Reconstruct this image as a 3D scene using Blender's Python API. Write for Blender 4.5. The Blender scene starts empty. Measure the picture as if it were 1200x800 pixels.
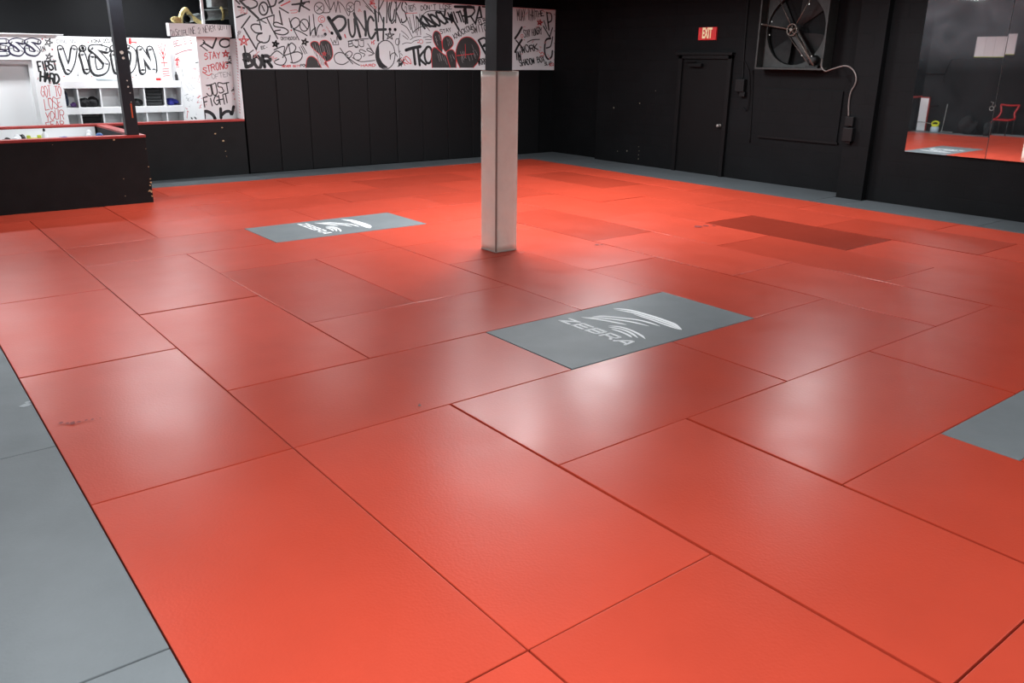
import bpy, bmesh, math, random
from mathutils import Vector, Matrix
PI = math.pi
rng = random.Random(7)
COL = bpy.context.scene.collection

# ------------------------------------------------------------------ materials
def mat(name, col, rough=0.5, metal=0.0, spec=0.5, bump=None, var=None, emit=None, estr=0.0, objvar=0.0, roughvar=None, coat=0.0):
    m = bpy.data.materials.new(name); m.use_nodes = True
    nt = m.node_tree; N = nt.nodes; K = nt.links
    b = N['Principled BSDF']
    b.inputs['Base Color'].default_value = (*col, 1)
    b.inputs['Roughness'].default_value = rough
    b.inputs['Metallic'].default_value = metal
    b.inputs['Specular IOR Level'].default_value = spec
    if coat: b.inputs['Coat Weight'].default_value = coat; b.inputs['Coat Roughness'].default_value = 0.3
    tc = N.new('ShaderNodeTexCoord'); 
    src = None
    if var:
        sc, amt = var
        geo = N.new('ShaderNodeNewGeometry')
        n = N.new('ShaderNodeTexNoise'); n.inputs['Scale'].default_value = sc; n.inputs['Detail'].default_value = 6; n.inputs['Roughness'].default_value = .6
        K.new(geo.outputs['Position'], n.inputs['Vector'])
        r = N.new('ShaderNodeMapRange'); r.inputs['From Min'].default_value = .3; r.inputs['From Max'].default_value = .7
        r.inputs['To Min'].default_value = 1 - amt; r.inputs['To Max'].default_value = 1 + amt
        K.new(n.outputs['Fac'], r.inputs['Value'])
        src = r.outputs['Result']
    if objvar:
        oi = N.new('ShaderNodeObjectInfo')
        r2 = N.new('ShaderNodeMapRange'); r2.inputs['To Min'].default_value = 1 - objvar; r2.inputs['To Max'].default_value = 1 + objvar
        K.new(oi.outputs['Random'], r2.inputs['Value'])
        if src is None: src = r2.outputs['Result']
        else:
            mm = N.new('ShaderNodeMath'); mm.operation = 'MULTIPLY'
            K.new(src, mm.inputs[0]); K.new(r2.outputs['Result'], mm.inputs[1]); src = mm.outputs[0]
    if src is not None:
        hs = N.new('ShaderNodeHueSaturation'); hs.inputs['Color'].default_value = (*col, 1)
        K.new(src, hs.inputs['Value']); K.new(hs.outputs['Color'], b.inputs['Base Color'])
    if roughvar:
        sc, lo, hi = roughvar
        geo3 = N.new('ShaderNodeNewGeometry')
        n3 = N.new('ShaderNodeTexNoise'); n3.inputs['Scale'].default_value = sc; n3.inputs['Detail'].default_value = 5
        K.new(geo3.outputs['Position'], n3.inputs['Vector'])
        r3 = N.new('ShaderNodeMapRange'); r3.inputs['From Min'].default_value = .3; r3.inputs['From Max'].default_value = .7
        r3.inputs['To Min'].default_value = lo; r3.inputs['To Max'].default_value = hi
        K.new(n3.outputs['Fac'], r3.inputs['Value'])
        out = r3.outputs['Result']
        if objvar:
            oi = N.new('ShaderNodeObjectInfo')
            r4 = N.new('ShaderNodeMapRange'); r4.inputs['To Min'].default_value = .92; r4.inputs['To Max'].default_value = 1.1
            K.new(oi.outputs['Random'], r4.inputs['Value'])
            mm = N.new('ShaderNodeMath'); mm.operation = 'MULTIPLY'
            K.new(out, mm.inputs[0]); K.new(r4.outputs['Result'], mm.inputs[1]); out = mm.outputs[0]
        K.new(out, b.inputs['Roughness'])
    if bump:
        kind, sc, st, dist = bump
        geo2 = N.new('ShaderNodeNewGeometry')
        if kind == 'noise':
            t = N.new('ShaderNodeTexNoise'); t.inputs['Scale'].default_value = sc; t.inputs['Detail'].default_value = 4
            K.new(geo2.outputs['Position'], t.inputs['Vector']); o = t.outputs['Fac']
        elif kind == 'leather':
            t = N.new('ShaderNodeTexVoronoi'); t.inputs['Scale'].default_value = sc; t.feature = 'SMOOTH_F1'
            K.new(geo2.outputs['Position'], t.inputs['Vector']); o = t.outputs['Distance']
        elif kind == 'block':
            sep = N.new('ShaderNodeSeparateXYZ'); K.new(geo2.outputs['Position'], sep.inputs[0])
            cb = N.new('ShaderNodeCombineXYZ'); K.new(sep.outputs['Y'], cb.inputs['X']); K.new(sep.outputs['Z'], cb.inputs['Y'])
            t = N.new('ShaderNodeTexBrick'); t.inputs['Scale'].default_value = 1.0
            t.inputs['Brick Width'].default_value = .40; t.inputs['Row Height'].default_value = .20; t.inputs['Mortar Size'].default_value = .006
            t.inputs['Color1'].default_value = t.inputs['Color2'].default_value = (1, 1, 1, 1); t.inputs['Mortar'].default_value = (0, 0, 0, 1)
            K.new(cb.outputs[0], t.inputs['Vector']); o = t.outputs['Color']
        bp = N.new('ShaderNodeBump'); bp.inputs['Strength'].default_value = st; bp.inputs['Distance'].default_value = dist
        K.new(o, bp.inputs['Height']); K.new(bp.outputs['Normal'], b.inputs['Normal'])
    if emit:
        b.inputs['Emission Color'].default_value = (*emit, 1); b.inputs['Emission Strength'].default_value = estr
    return m

M = {}
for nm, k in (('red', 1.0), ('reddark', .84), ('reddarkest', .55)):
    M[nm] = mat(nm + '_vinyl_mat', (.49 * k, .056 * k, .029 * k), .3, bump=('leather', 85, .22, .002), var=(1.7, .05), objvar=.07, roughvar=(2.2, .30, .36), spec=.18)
M['gray'] = mat('gray_vinyl_mat', (.165, .183, .192), .45, spec=.14, bump=('leather', 85, .16, .002), var=(2.5, .08), objvar=.05, roughvar=(3, .42, .50))
M['grayshade'] = mat('shaded_gray_vinyl_mat', (.085, .095, .102), .45, bump=('leather', 85, .16, .002), var=(2.5, .08), objvar=.05, spec=.25)  # light falloff at back and right walls put into the border mats' gray
M['logo'] = mat('white_logo_print', (.95, .97, .98), .6, spec=.2)
M['under'] = mat('dark_subfloor', (.02, .02, .022), .8, var=(6, .3))
M['black'] = mat('black_painted_wall', (.0032, .0036, .0043), .7, bump=('noise', 40, .2, .006), var=(1.3, .25), spec=.14)
M['leftwall'] = mat('lit_black_left_wall', (.012, .0125, .0135), .7, bump=('noise', 40, .2, .006), var=(1.3, .3), spec=.14)  # wall black lightened to stand in for stronger light falling on it
M['block'] = mat('black_painted_block', (.0032, .0036, .0043), .68, bump=('block', 1, .5, .01), var=(1.5, .3), spec=.16)
M['pad'] = mat('black_vinyl_pad', (.0048, .005, .0056), .55, bump=('noise', 9, .2, .012), spec=.22, objvar=.1)
M['ply'] = mat('black_painted_plywood', (.0055, .0061, .0066), .6, bump=('noise', 60, .2, .005), var=(4, .3), spec=.25)
M['redtrim'] = mat('red_painted_cap', (.36, .035, .028), .45, var=(5, .15))
M['white'] = mat('white_painted_board', (.80, .81, .82), .5, var=(2, .03))
M['grafwhite'] = mat('white_graffiti_board', (.68, .72, .735), .6, var=(3, .06))
M['whitewall'] = mat('white_lobby_wall', (.85, .86, .87), .6)
M['steel'] = mat('black_steel_column', (.010, .0115, .016), .45, spec=.35, var=(5, .2))
M['padcream'] = mat('cream_vinyl_pad', (.88, .91, .82), .42, bump=('noise', 7, .35, .03), var=(4, .05))
M['cuff'] = mat('pale_pad_trim', (.55, .50, .45), .5)
M['pinkwood'] = mat('pink_foam_edge', (.45, .27, .2), .7)
M['mirror'] = mat('mirror_glass', (.80, .83, .84), .015, 1.0)
M['mirroredge'] = mat('mirror_edge', (.4, .42, .42), .3)
M['door'] = mat('black_painted_door', (.0027, .0027, .0031), .6, spec=.18, var=(3, .15))
M['frame'] = mat('dark_painted_frame', (.0035, .0035, .004), .55, spec=.2)
M['exitred'] = mat('exit_sign_red', (.55, .018, .02), .45, emit=(.5, .012, .012), estr=.10)
M['exitcream'] = mat('exit_letter_cream', (.78, .72, .45), .5, emit=(.7, .62, .36), estr=.22)
M['box'] = mat('dark_electrical_box', (.005, .005, .0055), .5, spec=.25)
M['fanmetal'] = mat('dusty_fan_metal', (.020, .021, .020), .55, .1, var=(9, .4))
M['fanblade'] = mat('dusty_fan_blade', (.0085, .0095, .010), .6, .1, var=(6, .5), spec=.3)
M['fandark'] = mat('dark_fan_blade', (.006, .0065, .007), .5, .3, var=(7, .4))
M['fanrod'] = mat('worn_steel_rod', (.13, .11, .095), .4, .6)
M['cable'] = mat('gray_flex_conduit', (.17, .145, .135), .4, .2)
M['wood'] = mat('bare_wood_chip', (.55, .38, .20), .7)
M['galv'] = mat('galvanized_duct', (.30, .33, .33), .45, .35, var=(12, .3))
M['ductdark'] = mat('duct_inside', (.02, .022, .025), .7)
M['foam'] = mat('yellow_insulation', (.50, .40, .17), .9, bump=('noise', 30, 1, .03), var=(14, .4))
M['cloth_black'] = mat('black_cloth', (.006, .006, .007), .85, bump=('noise', 25, .6, .02))
M['cloth_gray'] = mat('charcoal_cloth', (.014, .016, .018), .85, bump=('noise', 25, .6, .02))
M['cloth_blue'] = mat('royal_blue_cloth', (.015, .02, .22), .8, bump=('noise', 25, .6, .02))
M['cloth_purple'] = mat('purple_cloth', (.06, .02, .11), .8, bump=('noise', 25, .6, .02))
M['cloth_navy'] = mat('slate_blue_cloth', (.02, .03, .06), .8, bump=('noise', 25, .6, .02))
M['cloth_pale'] = mat('pale_gray_cloth', (.45, .50, .52), .8, bump=('noise', 20, .5, .02))
M['plastic_white'] = mat('white_plastic', (.8, .82, .84), .35)
M['plastic_black'] = mat('black_plastic', (.01, .01, .011), .4)
M['plastic_yellow'] = mat('yellow_plastic', (.72, .75, .03), .4)
M['plastic_lime'] = mat('lime_plastic', (.50, .56, .05), .5)
M['plastic_blue'] = mat('blue_plastic', (.03, .12, .35), .4)
M['jug'] = mat('pale_blue_jug', (.50, .62, .70), .3)
M['redpaint'] = mat('red_painted_metal', (.42, .01, .012), .35)
M['chrome'] = mat('bare_metal', (.42, .42, .40), .35, .8)
M['orange'] = mat('orange_tape', (.60, .09, .02), .5)
M['tube'] = mat('lit_tube', (1, 1, 1), .5, emit=(.92, .96, 1.0), estr=30.0)
M['fixture'] = mat('white_light_fixture', (.6, .6, .62), .5)
M['ceil'] = mat('black_ceiling', (.014, .014, .016), .8, bump=('noise', 8, .4, .03))
def hazy_mirror(m):  # ceiling-light glare on dust mixed in as diffuse gray, stronger towards the top
    nt = m.node_tree; N = nt.nodes; K = nt.links; b = N['Principled BSDF']; out = N['Material Output']
    d = N.new('ShaderNodeBsdfDiffuse'); d.inputs['Color'].default_value = (.42, .47, .52, 1)
    g = N.new('ShaderNodeNewGeometry'); n = N.new('ShaderNodeTexNoise'); n.inputs['Scale'].default_value = 1.6; n.inputs['Detail'].default_value = 7; n.inputs['Distortion'].default_value = 1.2
    K.new(g.outputs['Position'], n.inputs['Vector'])
    s = N.new('ShaderNodeSeparateXYZ'); K.new(g.outputs['Position'], s.inputs[0])
    r = N.new('ShaderNodeMapRange'); r.inputs['From Min'].default_value = 1.9; r.inputs['From Max'].default_value = 2.7; r.inputs['To Min'].default_value = .035; r.inputs['To Max'].default_value = .40
    K.new(s.outputs['Z'], r.inputs['Value'])
    q = N.new('ShaderNodeMath'); q.operation = 'MULTIPLY'; K.new(r.outputs['Result'], q.inputs[0]); K.new(n.outputs['Fac'], q.inputs[1])
    x = N.new('ShaderNodeMixShader'); K.new(q.outputs[0], x.inputs['Fac']); K.new(b.outputs[0], x.inputs[1]); K.new(d.outputs[0], x.inputs[2]); K.new(x.outputs[0], out.inputs['Surface'])
hazy_mirror(M['mirror'])
INK = {'k': mat('black_ink', (.012, .014, .016), .5), 'r': mat('red_ink', (.62, .045, .05), .5), 'p': mat('faded_red_ink', (.62, .33, .33), .6),
       'n': mat('faint_gray_ink', (.30, .31, .32), .6), 'm': mat('maroon_ink', (.26, .03, .04), .5), 'g': mat('charcoal_fill', (.035, .036, .036), .6),
       'l': mat('pale_scratch', (.38, .37, .37), .6), 'w': mat('white_letter_fill', (.80, .81, .83), .5), 'v': mat('violet_black_ink', (.02, .018, .05), .5),
       'u': mat('soft_gray_shade', (.55, .55, .60), .5)}

# ------------------------------------------------------------------ mesh helpers
def link(name, bm, m, parent=None, smooth=False):
    bmesh.ops.recalc_face_normals(bm, faces=bm.faces) if smooth is not None else None
    me = bpy.data.meshes.new(name); bm.to_mesh(me); bm.free()
    for x in (m if isinstance(m, (list, tuple)) else [m]): me.materials.append(x)
    if smooth:
        for p in me.polygons: p.use_smooth = True
    o = bpy.data.objects.new(name, me); COL.objects.link(o)
    if parent is not None:
        o.parent = parent
        o.matrix_parent_inverse = Matrix.Translation(-Vector(parent.location)) if not parent.get('_rot') else Matrix()
    return o
def tag(o, label=None, cat=None, group=None, kind=None):
    if label: o['label'] = label
    if cat: o['category'] = cat
    if group: o['group'] = group
    if kind: o['kind'] = kind
    return o
def thing(name, loc, label, cat, group=None):
    o = bpy.data.objects.new(name, None); COL.objects.link(o); o.location = loc; o.empty_display_size = .1
    return tag(o, label, cat, group)
def bx(bm, x0, x1, y0, y1, z0, z1, bev=0, mi=0, mtx=None):
    vs = [bm.verts.new(((x0, x1)[i], (y0, y1)[j], (z0, z1)[k])) for i in (0, 1) for j in (0, 1) for k in (0, 1)]
    if mtx is not None:
        for v in vs: v.co = mtx @ v.co
    fs = [bm.faces.new([vs[i] for i in f]) for f in ((0, 1, 3, 2), (4, 6, 7, 5), (0, 4, 5, 1), (2, 3, 7, 6), (0, 2, 6, 4), (1, 5, 7, 3))]
    for f in fs: f.material_index = mi
    if bev:
        es = list({e for f in fs for e in f.edges})
        r = bmesh.ops.bevel(bm, geom=es, offset=bev, segments=2, affect='EDGES', profile=.6)
        for f in r['faces']: f.material_index = mi
    return bm
def box(name, x0, x1, y0, y1, z0, z1, m, parent=None, bev=0):
    return link(name, bx(bmesh.new(), x0, x1, y0, y1, z0, z1, bev), m, parent)
def struct(name, x0, x1, y0, y1, z0, z1, m, bev=0):
    return tag(box(name, x0, x1, y0, y1, z0, z1, m, None, bev), kind='structure')
def crom(P, n=5, closed=False):
    P = [Vector(p) for p in P]
    if len(P) < 3: return P
    o = []; L = len(P)
    for i in range(L if closed else L - 1):
        p0 = P[(i - 1) % L] if (closed or i > 0) else P[0]
        p1 = P[i]; p2 = P[(i + 1) % L]
        p3 = P[(i + 2) % L] if (closed or i + 2 < L) else P[-1]
        for k in range(n):
            t = k / n
            o.append(.5 * ((2 * p1) + (-p0 + p2) * t + (2 * p0 - 5 * p1 + 4 * p2 - p3) * t * t + (-p0 + 3 * p1 - 3 * p2 + p3) * t ** 3))
    if not closed: o.append(P[-1])
    return o
def tube(bm, pts, r, n=8, mi=0, caps=True, closed=False):
    pts = [Vector(p) for p in pts]; rings = []
    L = len(pts)
    up = None
    for i, p in enumerate(pts):
        if closed: t = pts[(i + 1) % L] - pts[i - 1]
        else: t = pts[min(i + 1, L - 1)] - pts[max(i - 1, 0)]
        t.normalize()
        if up is None: up = Vector((0, 0, 1)) if abs(t.z) < .9 else Vector((1, 0, 0))
        a = t.cross(up)
        if a.length < 1e-5: a = t.cross(Vector((0, 1, 0)))
        a.normalize(); b = a.cross(t); up = b
        rr = r[i] if isinstance(r, (list, tuple)) else r
        rings.append([bm.verts.new(p + (a * math.cos(2 * PI * k / n) + b * math.sin(2 * PI * k / n)) * rr) for k in range(n)])
    for i in range(L if closed else L - 1):
        A, B = rings[i], rings[(i + 1) % L]
        for k in range(n):
            f = bm.faces.new((A[k], A[(k + 1) % n], B[(k + 1) % n], B[k])); f.material_index = mi; f.smooth = True
    if caps and not closed:
        for rg in (rings[0], rings[-1]):
            f = bm.faces.new(rg); f.material_index = mi
    return bm
def lathe(bm, prof, c=(0, 0, 0), n=20, mi=0, axis='z'):
    rings = []
    for r, h in prof:
        ring = []
        for k in range(n):
            a = 2 * PI * k / n
            if axis == 'z': v = (c[0] + r * math.cos(a), c[1] + r * math.sin(a), c[2] + h)
            elif axis == 'x': v = (c[0] + h, c[1] + r * math.cos(a), c[2] + r * math.sin(a))
            else: v = (c[0] + r * math.cos(a), c[1] + h, c[2] + r * math.sin(a))
            ring.append(bm.verts.new(v))
        rings.append(ring)
    for A, B in zip(rings, rings[1:]):
        for k in range(n):
            f = bm.faces.new((A[k], A[(k + 1) % n], B[(k + 1) % n], B[k])); f.material_index = mi; f.smooth = True
    for rg in (rings[0], rings[-1]):
        f = bm.faces.new(rg); f.material_index = mi
    return bm
def blob(bm, c, s, seed=0, amp=.15, sub=3, flat=None):
    r = random.Random(seed)
    res = bmesh.ops.create_icosphere(bm, subdivisions=sub, radius=1)
    ph = [(r.uniform(2, 5), r.uniform(2, 5), r.uniform(2, 5), r.uniform(0, 6)) for _ in range(5)]
    for v in res['verts']:
        n = v.co.copy()
        d = 1 + amp * sum(math.sin(a * n.x + b * n.y + cc * n.z + e) for a, b, cc, e in ph) / 2.2
        q = Vector((n.x * s[0] * d, n.y * s[1] * d, n.z * s[2] * d))
        if flat is not None and q.z < flat: q.z = flat
        v.co = q + Vector(c)
    return bm
def ribbon(bm, P, w, mi, emit, taper=False):
    """flat stroke of width w along 2-D points P; emit(a, b) -> 3-D point"""
    P = [Vector(p) for p in P]
    if len(P) < 2: return
    L = []; R = []; n = len(P)
    for i, p in enumerate(P):
        d = P[min(i + 1, n - 1)] - P[max(i - 1, 0)]
        if d.length < 1e-7: d = Vector((1, 0))
        d.normalize(); nn = Vector((-d.y, d.x))
        h = w / 2
        if taper:
            t = i / (n - 1); h *= max(.12, min(1, 4.2 * min(t * 1.25, 1 - t) + .1))
        L.append(bm.verts.new(emit(*(p + nn * h)))); R.append(bm.verts.new(emit(*(p - nn * h))))
    for i in range(n - 1):
        try: bm.faces.new((L[i], R[i], R[i + 1], L[i + 1])).material_index = mi
        except ValueError: pass
    if not taper:
        for p in (P[0], P[-1]):
            f = bm.faces.new([bm.verts.new(emit(p.x + w / 2 * math.cos(k * PI / 4), p.y + w / 2 * math.sin(k * PI / 4))) for k in range(8)])
            f.material_index = mi
def art(name, data, parent, plane, val, sgn, clip):
    """lettering drawn as flat ink strokes on a board; plane 'y' -> (x, z) at y=val, 'x' -> (y, z) at x=val"""
    used = []; bm = bmesh.new(); lay = 0
    a0, a1, z0, z1 = clip
    for line in data.split('\n'):
        h, pts = line.split('|')
        c = h[0]; w, s, cl = [int(q) for q in h[1:].split(',')[:3]]
        if c not in used: used.append(c)
        P = []; x = z = 0
        for q in pts.split():
            a, b = q.split(','); x += int(a); z += int(b); P.append((x / 1000, z / 1000))
        if s in (1, 2) and len(P) > 2: P = [tuple(v) for v in crom(P, 4)]
        def inside(p): return (min(max(p[0], a0), a1), min(max(p[1], z0), z1))
        if max(p[0] for p in P) < a0 or min(p[0] for p in P) > a1 or min(p[1] for p in P) > z1 or max(p[1] for p in P) < z0: continue
        off = val + sgn * (.0006 + lay * .000006); lay += 1
        if plane == 'y': em = lambda a, b, off=off: (*(lambda q: (q[0], off, q[1]))(inside((a, b))),)
        else: em = lambda a, b, off=off: (*(lambda q: (off, q[0], q[1]))(inside((a, b))),)
        if s in (2, 3):
            vs = [bm.verts.new(em(*p)) for p in (P[:-1] if P[0] == P[-1] else P)]
            f = bm.faces.new(vs); f.material_index = used.index(c)
        elif s == 0:
            for a_, b_ in zip(P, P[1:]): ribbon(bm, [a_, b_], w / 1000, used.index(c), em)
        else: ribbon(bm, P, w / 1000, used.index(c), em)
    bmesh.ops.triangulate(bm, faces=[f for f in bm.faces if len(f.verts) > 8])
    return link(name, bm, [INK[c] for c in used], parent, smooth=None)
def text_mesh(name, s, m, size, depth, mtx, parent=None, bold=0.0):
    cu = bpy.data.curves.new(name + '_c', 'FONT'); cu.body = s; cu.size = size; cu.extrude = depth; cu.offset = bold
    cu.align_x = 'CENTER'; cu.align_y = 'CENTER'
    t = bpy.data.objects.new(name + '_c', cu); COL.objects.link(t)
    dg = bpy.context.evaluated_depsgraph_get()
    me = bpy.data.meshes.new_from_object(t.evaluated_get(dg))
    bpy.data.objects.remove(t); me.name = name
    me.materials.clear(); me.materials.append(m); me.transform(mtx)
    o = bpy.data.objects.new(name, me); COL.objects.link(o)
    if parent is not None:
        o.parent = parent; o.matrix_parent_inverse = Matrix.Translation(-Vector(parent.location))
    return o
ORD = ['', 'first', 'second', 'third', 'fourth', 'fifth', 'sixth', 'seventh', 'eighth', 'ninth', 'tenth', 'eleventh', 'twelfth', 'thirteenth']
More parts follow.
